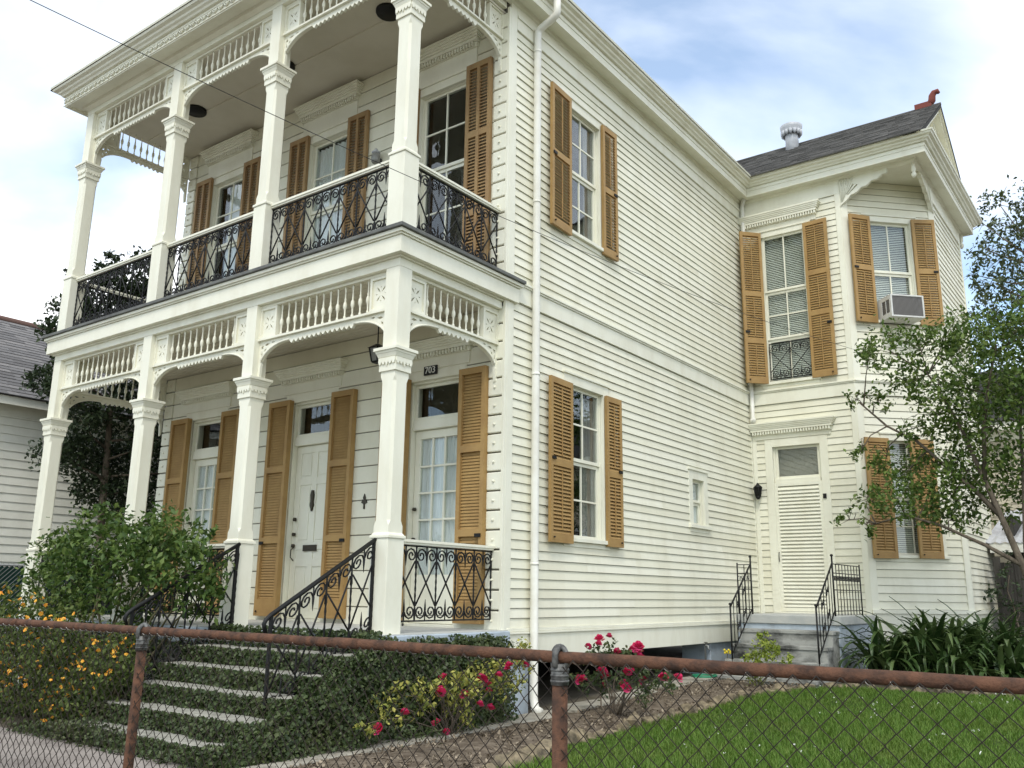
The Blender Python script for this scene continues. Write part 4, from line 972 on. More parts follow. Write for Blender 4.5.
# flat dark lamps on the gallery ceiling
DL = [('flat dark ceiling lamp in the upper gallery over its far left bay', -5.2), ('flat dark ceiling lamp in the upper gallery, in the middle bay half behind a column', -3.15), ('flat dark ceiling lamp in the upper gallery beside the corner column', -1.12)]
proto = None
for lab, x in DL:
    if proto is None:
        proto = thing('ceiling_lamp', (x, 0.74, 7.55), lab, 'ceiling lamp', 'flat lamps on the upper gallery ceiling')
        b = MB(T(x, 0.74, 0)); b.lathe([(0.15, 7.50), (0.16, 7.52), (0.16, 7.549)], (0, 0, 0), 20); b.build('lamp_shade', M['iron'], proto)
    else:
        o = proto.copy(); COL.objects.link(o); o.location.x = x; o['label'] = lab
        for ch in proto.children: c = ch.copy(); c.parent = o; COL.objects.link(c)
# wall lantern beside the wing's door
t = thing('wall_lantern', (0.245, YA - 0.13, 2.05), 'small black carriage lantern on the wall left of the louvred side door', 'lantern')
b = MB(WA); b.box(0.22, 0.27, -0.04, -0.02, 2.16, 2.30); b.tube([(0.245, -0.03, 2.28), (0.245, -0.09, 2.33), (0.245, -0.13, 2.31)], 0.010); b.build('bracket', M['iron'], t)
b = MB(WA); b.lathe([(0.02, 2.05), (0.045, 2.08), (0.048, 2.10)], (0.245, -0.13, 0), 6); b.lathe([(0.085, 2.25), (0.075, 2.27), (0.03, 2.31), (0.012, 2.34)], (0.245, -0.13, 0), 6)
for k in range(6):
    a = k * math.pi / 3; b.tube([(0.245 + 0.045 * math.cos(a), -0.13 + 0.045 * math.sin(a), 2.10), (0.245 + 0.075 * math.cos(a), -0.13 + 0.075 * math.sin(a), 2.25)], 0.007, 4)
b.build('lantern_cage', M['iron'], t)
b = MB(WA); b.lathe([(0.04, 2.101), (0.066, 2.249)], (0.245, -0.13, 0), 6, False); b.build('lantern_glass', M['dark'], t)
# window air conditioner
t = thing('window_air_conditioner', tuple(CH @ Vector((0.89, -0.3, 5.05))), 'off-white window air conditioner jutting from the upper window of the angled wall', 'air conditioner')
AC = CH @ T(0.53, 0, 5.03)
b = MB(AC); aw, ad, ah = 0.61, 0.44, 0.40
frect(b, 0, aw, 0, ah, 0.03, -ad, -ad + 0.03)
b.box(0, aw, -ad + 0.03, 0.06, ah - 0.02, ah); b.box(0, aw, -ad + 0.03, 0.06, 0, 0.02)
for x0 in (0, aw - 0.015):
    b.box(x0, x0 + 0.015, -ad + 0.03, -ad + 0.06, 0.02, ah - 0.02); b.box(x0, x0 + 0.015, -0.16, 0.06, 0.02, ah - 0.02); b.box(x0, x0 + 0.015, -ad + 0.06, -0.16, 0.02, 0.09); b.box(x0, x0 + 0.015, -ad + 0.06, -0.16, ah - 0.08, ah - 0.02); b.box(x0, x0 + 0.015, -0.285, -0.265, 0.09, ah - 0.08)
b.build('casing', M['acwhite'], t, bev=0.006)
b = MB(AC); b.box(0.03, aw - 0.03, -ad + 0.02, -ad + 0.03, 0.03, ah - 0.03)
for k in range(26): x = 0.035 + (aw - 0.07) * k / 25; b.box(x - 0.003, x + 0.003, -ad + 0.004, -ad + 0.0195, 0.031, ah - 0.031)
b.build('grille', M['acgrille'], t)
b = MB(AC); b.box(0.02, aw - 0.02, -ad + 0.07, -0.15, 0.03, ah - 0.03)
for k in range(8):
    z = 0.10 + 0.245 * k / 7
    b.box(0.003, 0.012, -ad + 0.062, -0.162, z, z + 0.012); b.box(aw - 0.012, aw - 0.003, -ad + 0.062, -0.162, z, z + 0.012)
b.build('side_louvre', M['acgrille'], t)
# overhead service wire
b = MB(); A = Vector((-0.09, -3.794, 4.5)); Z_ = Vector((2.14, 9.19, 4.50)); pts = []
def wire_at(u): p = A + (Z_ - A) * u; p.z -= 0.90 * u * (1 - u); return p
for k in range(30): pts.append(wire_at(-0.9 + 0.9 * k / 30) + Vector((0, 0, 0.0)))
for k in range(41): pts.append(wire_at(k / 40))
b.tube(pts, 0.0034, 5); b.lathe([(0.012, 0), (0.03, 0.02), (0.03, 0.05), (0.012, 0.07)], (2.13, 9.19, 4.46), 8)
tag(b.build('service_wire', M['cable']), 'thin black overhead wire slung across the house front to the wing', 'wire')

# ------------------------------------------------------------------ front steps and their handrails
st = thing('front_steps', (-1.0, -1.0, -0.9), 'five pale concrete front steps with ivy-covered risers up to the porch', 'steps')
b = MB()
for k in range(5): b.box(-2.08, 0.12, -0.30 - 0.30 * (k + 1), -0.30 - 0.30 * k if k else -0.299, -1.0, -0.155 * (k + 1))
b.build('tread', M['stepstone'], st, bev=0.012)
def stair_rail(x, lab):
    t = thing('stair_handrail', (x, -0.7, -0.5), lab, 'handrail', 'iron handrails of the front steps')
    L = 1.17; sl_ = 0.585
    b = MB(T(x, -0.10, 0) @ Matrix.Rotation(R(-90), 4, 'Z'))       # local x runs down the steps
    b.tube([(0.0, 0, 0.875), (L, 0, 0.875 - sl_ * L), (L + 0.05, 0, 0.875 - sl_ * L - 0.04), (L + 0.07, 0, 0.80 - sl_ * L), (L + 0.05, 0, 0.73 - sl_ * L)], 0.019, 8)
    b.build('top_bar', M['iron'], t)
    b = MB(T(x, -0.10, 0) @ Matrix.Rotation(R(-90), 4, 'Z'))
    iron_panel(b, L, 0.06, 0.86, 4, slope=-sl_)
    b.build('scroll_panel', M['iron'], t)
    for u, z0 in ((0.03, 0.0), (L, -0.75)):
        b = MB(T(x, -0.10, 0) @ Matrix.Rotation(R(-90), 4, 'Z')); b.box(u - 0.012, u + 0.012, -0.012, 0.012, z0, 0.86 - sl_ * u); b.build('post', M['iron'], t)
stair_rail(-0.05, 'black iron scroll handrail on the right of the front steps, from the corner column')
stair_rail(-2.12, 'black iron scroll handrail left of the front steps, half hidden by bush')

# ------------------------------------------------------------------ side steps of the wing
ss = thing('side_steps', (1.3, 7.4, -0.76), 'old grey concrete steps with black stains and a bluish side below the louvred door', 'steps')
SY, SZ = 7.18, 0.13
b = MB(); b.box(0.45, 2.03, SY, YA - 0.035, SZ - 0.13, SZ); b.build('landing', M['stone'], ss, bev=0.012)
b = MB(); b.box(0.47, 2.0, SY + 0.03, YA - 0.036, -1.0, SZ - 0.131); b.build('landing_base', M['bluegrey'], ss, bev=0.01)
for k in range(4):
    b = MB(); z = SZ - 0.205 * (k + 1); b.box(0.62, 1.985, SY - 0.27 * (k + 1), SY + 0.029 if k == 0 else SY - 0.27 * k, -1.0, z - 0.05 ); b.box(0.60, 2.0, SY - 0.27 * (k + 1) - 0.02, SY + 0.028 if k == 0 else SY - 0.27 * k - 0.021, z - 0.0495, z)
    b.build('step', M['oldstep'], ss, bev=0.006)
def side_rail(x, lab, turn):
    t = thing('side_handrail', (x, SY - 0.4, -0.3), lab, 'handrail', 'iron handrails of the side steps')
    fr = T(x, SY + 0.02, 0) @ Matrix.Rotation(R(-90), 4, 'Z'); L = 0.84; sl_ = 0.76
    b = MB(fr); b.tube([(0, 0, 0.88), (L, 0, 0.88 - sl_ * L)], 0.013, 6); b.tube([(0, 0, 0.22), (L, 0, 0.22 - sl_ * L)], 0.010, 4); b.build('top_bar', M['iron'], t)
    b = MB(fr)
    for k in range(1, 7): u = L * k / 7; b.tube([(u, 0, 0.22 - sl_ * u), (u, 0, 0.88 - sl_ * u)], 0.007, 4)
    for u in (L * 2.5 / 7, L * 4.5 / 7):
        for zc_, s in ((0.70, 1), (0.40, -1)):
            for q in (-1, 1): b.tube([(p[0], 0, p[2] - sl_ * p[0]) for p in spiral(b, (u + q * 0.035, zc_), 0.05, math.pi if q > 0 else 0, 1.4, -q * s)], 0.006, 4)
    b.build('scroll_panel', M['iron'], t)
    for u, z0, z1 in ((0, SZ, 0.97), (L, SZ - 0.205 * 4, 0.90 - sl_ * L)):
        b = MB(fr); b.tube([(u, 0, z0), (u, 0, z1)], 0.013, 6); b.lathe([(0.008, 0), (0.024, 0.012), (0.024, 0.026), (0.010, 0.04)], (u, 0, z1), 8); b.build('post', M['iron'], t)
    if turn: fr2 = T(x, SY + 0.03, 0) @ Matrix.Rotation(R(90), 4, 'Z'); L2 = 1.36; n = 9
    else: fr2 = T(x, SY + 0.03, 0) @ Matrix.Rotation(R(180), 4, 'Z'); L2 = 0.22; n = 2
    b = MB(fr2)
    for z in (0.87, 0.74, 0.50, 0.20): b.tube([(0, 0, z), (L2, 0, z)], 0.009, 4)
    for k in range(1, n + 1): b.tube([(L2 * k / n, 0, 0.14 if k < n else SZ), (L2 * k / n, 0, 0.87 if k < n else 0.90)], 0.007 if k < n else 0.012, 4)
    for k in range(n):
        for q in (-1, 1): b.tube([(p[0], 0, p[2]) for p in spiral(b, (L2 * (k + 0.5) / n + q * 0.03, 0.66), 0.045, math.pi if q > 0 else 0, 1.3, -q)], 0.006, 4)
    b.build('landing_panel', M['iron'], t)
side_rail(0.72, 'black iron handrail on the left of the side steps, next to the long clapboard wall', False)
side_rail(1.96, 'black iron handrail right of the side steps with a panel along the landing', True)

# ------------------------------------------------------------------ ivy
P = []; Nn = []
def ivy_face(n, fn, nrm):
    for _ in range(n):
        P.append(fn(random.random(), random.random())); Nn.append(nrm)
def bump(x, z, a=0.05): return a * (math.sin(x * 9 + z * 5) + math.sin(x * 4.3 - z * 11 + 2)) * 0.5
for k in range(6):                                   # each riser, spilling over the tread below
    z1 = -0.155 * k; z0 = z1 - 0.155 if k < 5 else -0.90; y = -0.30 - 0.30 * k
    def fn(u, v, z0=z0, z1=z1, y=y, k=k):
        x = -2.12 + u * (2.45 if k < 5 else 2.5); zz = z0 + v * (z1 - z0 + (-0.005 if k else 0.04))
        return (x, y - 0.012 - random.random() * (0.055 + 0.05 * max(0, math.sin(x * 3.1 + k * 2.2) + 0.6 * math.sin(x * 7.7 + k))) - 0.025 * (1 - v) + bump(x, zz, 0.02), zz)
    ivy_face(2900, fn, (0, -2.0, 0.9))
def top_z(y):                                        # slope of the ivy bank on the right
    if y > -0.35: return -0.03 if y < 1.2 else -0.05
    return -0.03 - 0.52 * (-0.35 - y) ** 0.93
for _ in range(13500):
    y = random.uniform(-2.05, 1.52); zt = top_z(y); v = random.random() ** 0.8; z = -0.92 + v * (zt + 0.92)
    x = 0.36 + 0.10 * (1 - v) + bump(y, z, 0.06) + random.uniform(-0.10, 0.05) - (0.14 if v > 0.93 else 0)
    P.append((x, y, z + bump(y * 2, 1, 0.02))); Nn.append((2.0, -0.3, 0.9))
for _ in range(5500):                                # top of the bank
    y = random.uniform(-2.05, -0.30); x = random.uniform(0.07, 0.38); P.append((x, y, top_z(y) + random.uniform(-0.07, 0.02) + bump(x * 3, y * 2, 0.05) - 0.14 * max(0, 0.2 - x) / 0.13)); Nn.append((0.3, -0.6, 2))
for _ in range(1500):
    y = random.uniform(-0.3, 1.5); x = random.uniform(0.22, 0.42); P.append((x, y, top_z(y) - 0.06 + random.uniform(-0.06, 0.05) + bump(y * 3, x, 0.04))); Nn.append((0.6, 0, 2))
for _ in range(2600):
    x = random.uniform(-2.7, 0.45); y = -1.85 + random.uniform(-0.20, 0.1); P.append((x, y, -0.90 + random.random() * 0.14 * (1 + math.sin(x * 3) * 0.4))); Nn.append((0, -0.6, 1.5))
for _ in range(5000):                                # porch front left of the steps
    x = random.uniform(-5.6, -2.1); z = random.uniform(-0.9, -0.08); P.append((x, -0.33 - random.random() * 0.12 + bump(x, z), z)); Nn.append((0, -2, 0.8))
V, F = leaf_arrays(np.array(P), 0.038, 0.85, nrm=np.array(Nn), spread=0.75)
tag(np_mesh('ivy', V, F, M['ivy']), kind='stuff')
b = MB()                                             # dense shaded growth under the outer leaves
ys_ = [-1.98 + 3.45 * k / 24 for k in range(25)]
for y0, y1 in zip(ys_, ys_[1:]):
    a, c = top_z(y0) - 0.08, top_z(y1) - 0.08
    b.add([(0.205, y0, -0.98), (0.33, y0, -0.98), (0.28, y0, a), (0.205, y0, a), (0.205, y1, -0.98), (0.33, y1, -0.98), (0.28, y1, c), (0.205, y1, c)], [(1, 5, 6, 2), (2, 6, 7, 3), (0, 1, 2, 3), (4, 7, 6, 5)])
tag(b.build('ivy_undergrowth', M['ivy']), kind='stuff')

# ------------------------------------------------------------------ shrubs and flowers
def stems(b, base, tips, r=0.012, wob=0.08, n=5):
    for tp in tips:
        p0 = Vector(base) + Vector((random.uniform(-.05, .05), random.uniform(-.05, .05), 0)); p1 = Vector(tp); pts = []
        for k in range(n + 1):
            t = k / n; p = p0.lerp(p1, t); p += Vector((random.uniform(-wob, wob), random.uniform(-wob, wob), 0.12 * math.sin(t * math.pi))) * (0 if k in (0,) else 1); pts.append(p)
        b.tube(pts, [r * (1 - 0.75 * k / n) for k in range(n + 1)], 5)
def blossom(r, n=16):
    V = []; F = []
    for k in range(n):
        t = k / n; a = k * 2.4; rr = r * (0.25 + 0.75 * t); lift = r * (0.75 - 0.9 * t); c, s = math.cos(a), math.sin(a); w = r * (0.35 + 0.35 * t)
        i = len(V); V += [(c * rr * 0.2, s * rr * 0.2, lift * 0.4 - r * 0.2), (c * rr * 0.75 - s * w, s * rr * 0.75 + c * w, lift), (c * rr * 1.15, s * rr * 1.15, lift + r * 0.12), (c * rr * 0.75 + s * w, s * rr * 0.75 - c * w, lift)]
        F.append((i, i + 1, i + 2, i + 3))
    me = bpy.data.meshes.new('bloom'); me.from_pydata(V, [], F); me.materials.append(M['red']); me.update(); return me
BL = blossom(0.05)
def blooms(parent, pts, s=1.0):
    for p in pts:
        for _ in range(random.choice((1, 1, 2))):
            q = Vector(p[:3]) + Vector((random.uniform(-.035, .035), random.uniform(-.035, .035), random.uniform(-.02, .03)))
            link('bloom', BL, parent, T(*q) @ Matrix.Rotation(random.uniform(0, 6), 4, 'Z') @ Matrix.Rotation(random.uniform(0.1, 1.0), 4, 'X') @ Matrix.Scale(s * random.uniform(0.75, 1.25), 4))
# big leafy bush in front of the porch
RB = [(-4.62, -0.73, 0.62, .40), (-4.01, -0.76, 0.80, .46), (-3.43, -0.63, 0.98, .40), (-3.0, -0.6, 0.80, .44), (-2.05, -0.7, 0.58, .36), (-3.42, -0.69, 0.59, .6), (-4.23, -0.68, 0.37, .42), (-3.19, -0.5, 0.25, .36, .6), (-2.02, -0.63, 0.26, .26), (-5.2, -0.5, 0.9, .30), (-3.80, -0.77, 1.12, .24), (-2.62, -0.68, 0.98, .30), (-1.92, -0.6, 0.40, .2), (-5.35, -0.5, 0.5, .22), (-2.1, -0.62, 0.86, .24), (-2.75, -.7, .75, .35)]
t = thing('leafy_bush', (-3.4, -0.65, -0.9), 'tall bright green leafy bush in front of the porch, left of the front steps', 'bush')
V, F = cloud(RB, 3300, 0.080, wid=0.52, up=0.5); np_mesh('foliage', V, F, M['rose'], t)
b = MB(); stems(b, (-3.4, -0.65, -0.92), [c[:3] for c in RB], 0.02, 0.10, 6); b.build('stem', M['stem'], t)
# lantana
LA = [(-3.66, -1.64, 0.02, .45), (-2.98, -1.62, -0.13, .50), (-2.59, -1.49, -0.26, .48), (-2.0, -1.45, -0.30, .33), (-4.02, -1.40, -0.47, .55), (-3.17, -1.40, -0.58, .48), (-2.25, -1.50, -0.55, .40), (-3.92, -1.40, -0.75, .42), (-2.6, -1.48, -0.75, .32), (-1.98, -1.35, -0.12, .2), (-4.3, -1.58, -0.02, .32), (-4.6, -1.6, -0.42, .5), (-5.2, -1.5, -0.35, .5), (-5.6, -1.5, -.6, .4)]
t = thing('lantana_bush', (-3.2, -1.5, -0.9), 'sprawling lantana bush dotted with yellow and orange flower heads at the bottom left', 'bush')
V, F = cloud(LA, 6200, 0.052, wid=0.62, up=0.6); np_mesh('foliage', V, F, M['lant'], t)
b = MB(); stems(b, (-3.2, -1.45, -0.92), [c[:3] for c in LA], 0.012, 0.08, 5); b.build('stem', M['stem'], t)
heads = []
for c in LA:
    for _ in range(int(75 * c[3])):
        d = Vector((random.gauss(0.25, .6), random.gauss(-0.8, .5), random.gauss(0.35, .6))).normalized(); heads.append(Vector(c[:3]) + d * c[3] * random.uniform(0.85, 1.05))
LH = []
for v in range(3):
    Vh = []; Fh = []
    for k in range(16):
        a = k * 2.4; rr = 0.026 * math.sqrt(k / 16); x, y, z = rr * math.cos(a), rr * math.sin(a), 0.012 - 12 * rr * rr; i = len(Vh); q = 0.0085
        Vh += [(x - q, y, z), (x, y - q, z + .001), (x + q, y, z), (x, y + q, z + .003)]; Fh.append((i, i + 1, i + 2, i + 3))
    me = bpy.data.meshes.new('flower_head'); me.from_pydata(Vh, [], Fh); me.materials.append(M['orange']); me.update(); LH.append(me)
heads.sort(key=lambda p: (p - Vector((6.05, -6.18, 0.4))).length)
def head_mat(p): return T(*p) @ Matrix.Rotation(random.uniform(0, 6), 4, 'Z') @ Matrix.Rotation(random.uniform(0.3, 1.2), 4, 'X') @ Matrix.Scale(random.uniform(0.45, 0.9), 4)
for p in heads[:98]: link('flower_head', random.choice(LH), t, head_mat(p))
b = MB()
for p in heads[98:]:
    me = random.choice(LH); Mx = head_mat(p); b.add([Mx @ v.co for v in me.vertices], [tuple(f.vertices) for f in me.polygons])
tag(b.build('flower_head', M['orange'], t), kind='stuff')
# yellow-green rose by the ivy bank
t = thing('rose_bush', (0.55, 0.4, -0.9), 'low rose bush with yellowish leaves and red blooms against the ivy bank', 'rose bush', 'red rose bushes in the mulch bed')
YB = [(0.62, -0.1, -0.42, .14), (0.70, 0.25, -0.36, .15), (0.84, 0.95, -0.40, .16), (0.42, 0.23, -0.50, .20), (0.46, 0.60, -0.50, .22), (0.66, 0.39, -0.48, .20), (0.66, 0.78, -0.40, .22), (0.74, 1.0, -0.26, .19), (0.74, 1.2, -0.15, .15), (0.48, -0.1, -0.58, .18), (0.55, 0.48, -0.66, .2), (0.58, 0.15, -0.45, .14), (0.5, -0.45, -0.60, .18), (0.52, -0.25, -0.48, .14), (0.5, -0.75, -0.68, .13), (0.80, 1.1, -0.3, .16), (0.78, 0.6, -0.3, .14)]
V, F = cloud(YB, 3600, 0.048, wid=0.6, up=0.5); np_mesh('foliage', V, F, M['rosey'], t)
b = MB(); stems(b, (0.55, 0.35, -0.9), [c[:3] for c in YB] + [(0.2, -.3, -.55), (.7, .0, -.5)], 0.008, 0.05, 5); b.build('stem', M['bark'], t)
blooms(t, [(0.56, 0.23, -0.36), (0.62, 0.10, -0.46), (0.68, 0.42, -0.50), (0.70, 0.73, -0.52), (0.68, 0.75, -0.66), (0.82, 0.5, -0.40), (0.84, 0.8, -0.30), (0.80, 0.45, -0.60), (0.58, 0.1, -0.74), (0.6, 0.22, -0.80), (0.90, 0.62, -0.35), (0.80, 0.60, -0.42), (0.62, -0.3, -0.62), (0.60, -0.6, -0.70), (0.88, 1.05, -0.28), (0.85, 1.2, -0.22), (0.2, -0.15, -0.78)], 0.95)
t = thing('rose_bush', (1.05, 2.42, -0.88), 'rose bush full of crimson blooms beside the white downpipe', 'rose bush', 'red rose bushes in the mulch bed')
R2 = [(0.85, 2.53, -0.20, .16), (0.9, 2.3, -0.25, .14), (1.1, 2.44, -0.28, .18), (1.4, 2.3, -0.25, .18), (0.85, 2.6, -0.52, .18), (0.9, 2.6, -0.60, .14), (1.38, 2.25, -0.42, .18), (1.32, 2.5, -0.50, .16), (1.72, 2.25, -0.40, .16), (0.62, 2.5, -0.55, .15), (1.6, 2.5, -0.5, .14)]
V, F = cloud(R2, 4200, 0.05, wid=0.6, up=0.5); np_mesh('foliage', V, F, M['rosered'], t)
b = MB(); stems(b, (1.05, 2.42, -0.9), [c[:3] for c in R2], 0.011, 0.04, 5); b.build('stem', M['bark'], t)
blooms(t, [(0.8, 2.53, -0.13), (0.88, 2.23, -0.17), (0.86, 2.6, -0.09), (0.92, 2.4, -0.1), (1.1, 2.44, -0.2), (1.4, 2.27, -0.17), (1.50, 2.14, -0.13), (1.36, 2.35, -0.2), (0.83, 2.61, -0.48), (0.87, 2.6, -0.60), (0.9, 2.45, -0.42), (1.42, 2.15, -0.38), (1.36, 2.48, -0.5), (1.41, 2.35, -0.27), (1.77, 2.19, -0.39), (1.85, 2.28, -0.42), (0.61, 2.5, -0.52), (1.3, 2.2, -0.52), (1.72, 2.3, -0.46)], 1.1)
t = thing('chartreuse_shrub', (1.42, 5.55, -0.8), 'small chartreuse shrub in front of the stained side steps', 'shrub')
V, F = cloud([(1.62, 5.48, -0.28, .16), (1.50, 5.5, -0.30, .17), (1.45, 5.45, -0.42, .19), (1.55, 5.5, -0.12, .10), (1.82, 5.5, -0.42, .13), (1.4, 5.5, -0.6, .15)], 8000, 0.05, wid=0.5); np_mesh('foliage', V, F, M['chart'], t)
b = MB(); stems(b, (1.45, 5.5, -0.83), [(1.5, 5.5, -.2), (1.45, 5.45, -.4), (1.8, 5.5, -.45)], 0.008, 0.03); b.build('stem', M['stem'], t)
for (x, y, h, lab) in ((1.05, 3.05, 0.32, 'small dark green spiky plant in the mulch right of the crimson rose bush'), (0.95, 0.6 - 1.1, 0.3, 'low dark weed in the bed near the fence, in front of the ivy bank')):
    t = thing('bed_plant', (x, y, gz(x, y)), lab, 'plant')
    V, F = cloud([(x, y, gz(x, y) + h * 0.5, h * 0.55), (x + .05, y + .05, gz(x, y) + h * 0.8, h * 0.35)], 2300, 0.06, wid=0.35); np_mesh('foliage', V, F, M['ivy'], t)
t = thing('yellow_flower', (0.62, 6.45, -0.8), 'single yellow flower on a short stem by the foot of the side steps', 'flower')
b = MB(); b.tube([(0.62, 6.45, -0.85), (0.60, 6.44, -0.62), (0.62, 6.42, -0.42)], 0.006, 5); b.build('stem', M['stem'], t)
b = MB()
for k in range(9): a = k * 0.7; b.lathe([(0.004, 0), (0.022, 0.012), (0.006, 0.03)], (0.62 + 0.04 * math.cos(a), 6.42 + 0.04 * math.sin(a), -0.42 + 0.02 * (k % 3)), 6)
b.build('petal', mat('yellow_petal', (0.75, 0.6, 0.04), 0.6), t)

# strap-leaved clumps
def strap_clump(cx, cy, z, n, L, lab):
    t = thing('strap_leaf_clump', (cx, cy, z), lab, 'plant', 'strap-leaved clumps by the wing')
    V = []; F = []
    for k in range(n):
        a = random.uniform(0, 2 * math.pi); l = L * random.uniform(0.75, 1.2); w = random.uniform(0.024, 0.044); lean = random.uniform(0.35, 1.1); m_ = 9
        bx, by = cx + random.gauss(0, 0.13), cy + random.gauss(0, 0.13); ca, sa = math.cos(a), math.sin(a); x = y_ = 0.0; zz = z - 0.03; ang = math.pi / 2 - lean * 0.45; dr = lean * random.uniform(2.4, 3.8) / m_
        i0 = len(V); r = 0.0
        kink = random.random() < 0.3
        for j in range(m_ + 1):
            t_ = j / m_; ww = w * (0.75 + 0.5 * t_) * (1 - t_ ** 3.5) + 0.002
            px, py = bx + ca * r, by + sa * r
            V += [(px - sa * ww, py + ca * ww, zz + 0.010), (px, py, zz), (px + sa * ww, py - ca * ww, zz + 0.010)]
            r += math.cos(ang) * l / m_; zz += math.sin(ang) * l / m_; ang -= dr * (0.4 + 1.2 * t_) + (0.8 if kink and j == 6 else 0)
            zz = max(zz, z + 0.01)
        for j in range(m_):
            a0 = i0 + j * 3; F += [(a0, a0 + 1, a0 + 4, a0 + 3), (a0 + 1, a0 + 2, a0 + 5, a0 + 4)]
    np_mesh('foliage', V, F, M['strap'], t, smooth=True)
SC = [(2.62, 7.45, 80, 0.98, 'leftmost strap-leaved clump, beside the bluish base of the side steps'), (3.10, 7.9, 90, 1.15, 'tall strap-leaved clump under the middle of the lower angled-wall window'), (3.55, 8.2, 95, 1.10, 'broad strap-leaved clump before the corner of the wing'), (4.05, 8.5, 85, 1.0, 'strap-leaved clump in front of the wing’s shaded end wall'), (4.5, 8.9, 80, 0.9, 'rightmost strap-leaved clump, near the dark back fence'), (3.35, 7.35, 60, 0.85, 'low front strap-leaved clump arching over the lawn edge, second from the left'), (4.05, 7.75, 60, 0.8, 'low front strap-leaved clump arching over the lawn, at the right')]
for x, y, n, L, lab in SC: strap_clump(x, y, gz(x, y), int(n * 1.7), L * 1.05, lab)

# edging stones
k = 0
yy = -3.0; stones = []
for (x0, y0), (x1, y1) in zip(EDGE, EDGE[1:]):
    L = math.hypot(x1 - x0, y1 - y0); u = 0.0
    while u < L:
        r = random.uniform(0.045, 0.115); f = (u + r) / L
        if f > 1: break
        stones.append((x0 + (x1 - x0) * f + random.uniform(-.03, .03), y0 + (y1 - y0) * f, r)); u += 2 * r * random.uniform(0.95, 1.5)
import bmesh
for (x, y, r) in stones:
    if y < -2.6 or x > 5.2: continue
    bm = bmesh.new(); bmesh.ops.create_icosphere(bm, subdivisions=2, radius=1.0)
    s = (r * random.uniform(0.7, 1.0), r * random.uniform(0.95, 1.25), r * random.uniform(0.7, 1.15)); off = Vector((random.uniform(0, 50), random.uniform(0, 50), 0))
    from mathutils import noise
    for v in bm.verts:
        d = 1 + 0.75 * noise.noise(v.co * 1.1 + off) + 0.30 * noise.noise(v.co * 3.1 + off); v.co = Vector((v.co.x * s[0], v.co.y * s[1], max(v.co.z, -0.6) * s[2])) * d
    me = bpy.data.meshes.new('edging_stone'); bm.to_mesh(me); bm.free(); me.materials.append(M['rock'])
    o = link('edging_stone', me, None, T(x, y, gz(x, y) + s[2] * 0.18) @ Matrix.Rotation(random.uniform(0, 6), 4, 'Z'))
    tag(o, 'rough pale limestone rock in the curved row between mulch bed and lawn', 'stone', 'limestone rocks edging the mulch bed')
# mulch chips
P = np.stack([rng.uniform(0.55, 1.9, 5200), rng.uniform(-3.1, 6.3, 5200), np.zeros(5200)], 1)
P = P[[p[0] < edge_x(p[1]) for p in P]]; P[:, 2] = [gz(p[0], p[1]) + 0.035 for p in P]
V, F = leaf_arrays(P, 0.045, 0.5, up=1.2, spread=0.5)
tag(np_mesh('mulch', V, F, mat('mulch_chip', (0.16, 0.12, 0.08), 0.9, 0.1, island=[(0.09, 0.07, 0.05), (0.20, 0.16, 0.115), (0.36, 0.30, 0.22)])), kind='stuff')
# grass
NB = 110000
gx = rng.uniform(1.3, 7.5, NB * 2); gy = rng.uniform(-1.6, 7.6, NB * 2)
ex_ = np.array([edge_x(v) for v in np.linspace(-3.2, 8, 200)]); ge = np.interp(gy, np.linspace(-3.2, 8, 200), ex_)
dx, dy = gx - 6.05, gy + 6.18
ok = (gx > ge + 0.02) & (dx * 0.80 + dy * 0.60 < 0.66 * (dx * -0.60 + dy * 0.80)) & (gy < 6.55 + rng.normal(0, 0.25, NB * 2))
gx, gy = gx[ok][:NB], gy[ok][:NB]; n = len(gx)
tt = np.clip((gy - 1) / 5.5, 0, 1); gzv = -0.90 + 0.14 * tt * tt * (3 - 2 * tt) + 0.005
a = rng.uniform(0, 2 * np.pi, n); h = rng.uniform(0.035, 0.085, n) * (0.8 + 0.4 * np.sin(gx * 2.3 + gy) * np.sin(gy * 1.7)); w = rng.uniform(0.0025, 0.0045, n); ln = rng.uniform(0.1, 0.9, n) * h
ba = np.stack([gx, gy, gzv], 1); s = np.stack([-np.sin(a), np.cos(a), 0 * a], 1) * w[:, None]; l = np.stack([np.cos(a) * ln, np.sin(a) * ln, h], 1)
V = np.stack([ba - s, ba + s, ba + s * 0.7 + l * 0.55, ba - s * 0.7 + l * 0.55, ba + l * np.array([1.25, 1.25, 0.95])], 1).reshape(-1, 3)
i = np.arange(n)[:, None] * 5
F = np.concatenate([i + np.array([[0, 1, 2]]), i + np.array([[0, 2, 3]]), i + np.array([[3, 2, 4]])], 0)
tag(np_mesh('grass', V, F, M['grass']), kind='stuff')
cl = rng.integers(0, n, 190); P = ba[cl] + np.array([0, 0, 0.06]) + rng.normal(0, 0.01, (190, 3)) * [1, 1, .5]
keep = (np.sin(P[:, 0] * 2.1 + 1) * np.sin(P[:, 1] * 1.9) > -0.1); P = P[keep]; P = np.repeat(P, 5, 0) + rng.normal(0, 0.005, (len(P) * 5, 3))
V, F = leaf_arrays(P, 0.010, 1.0, up=1.0); tag(np_mesh('clover', V, F, M['clover']), kind='stuff')
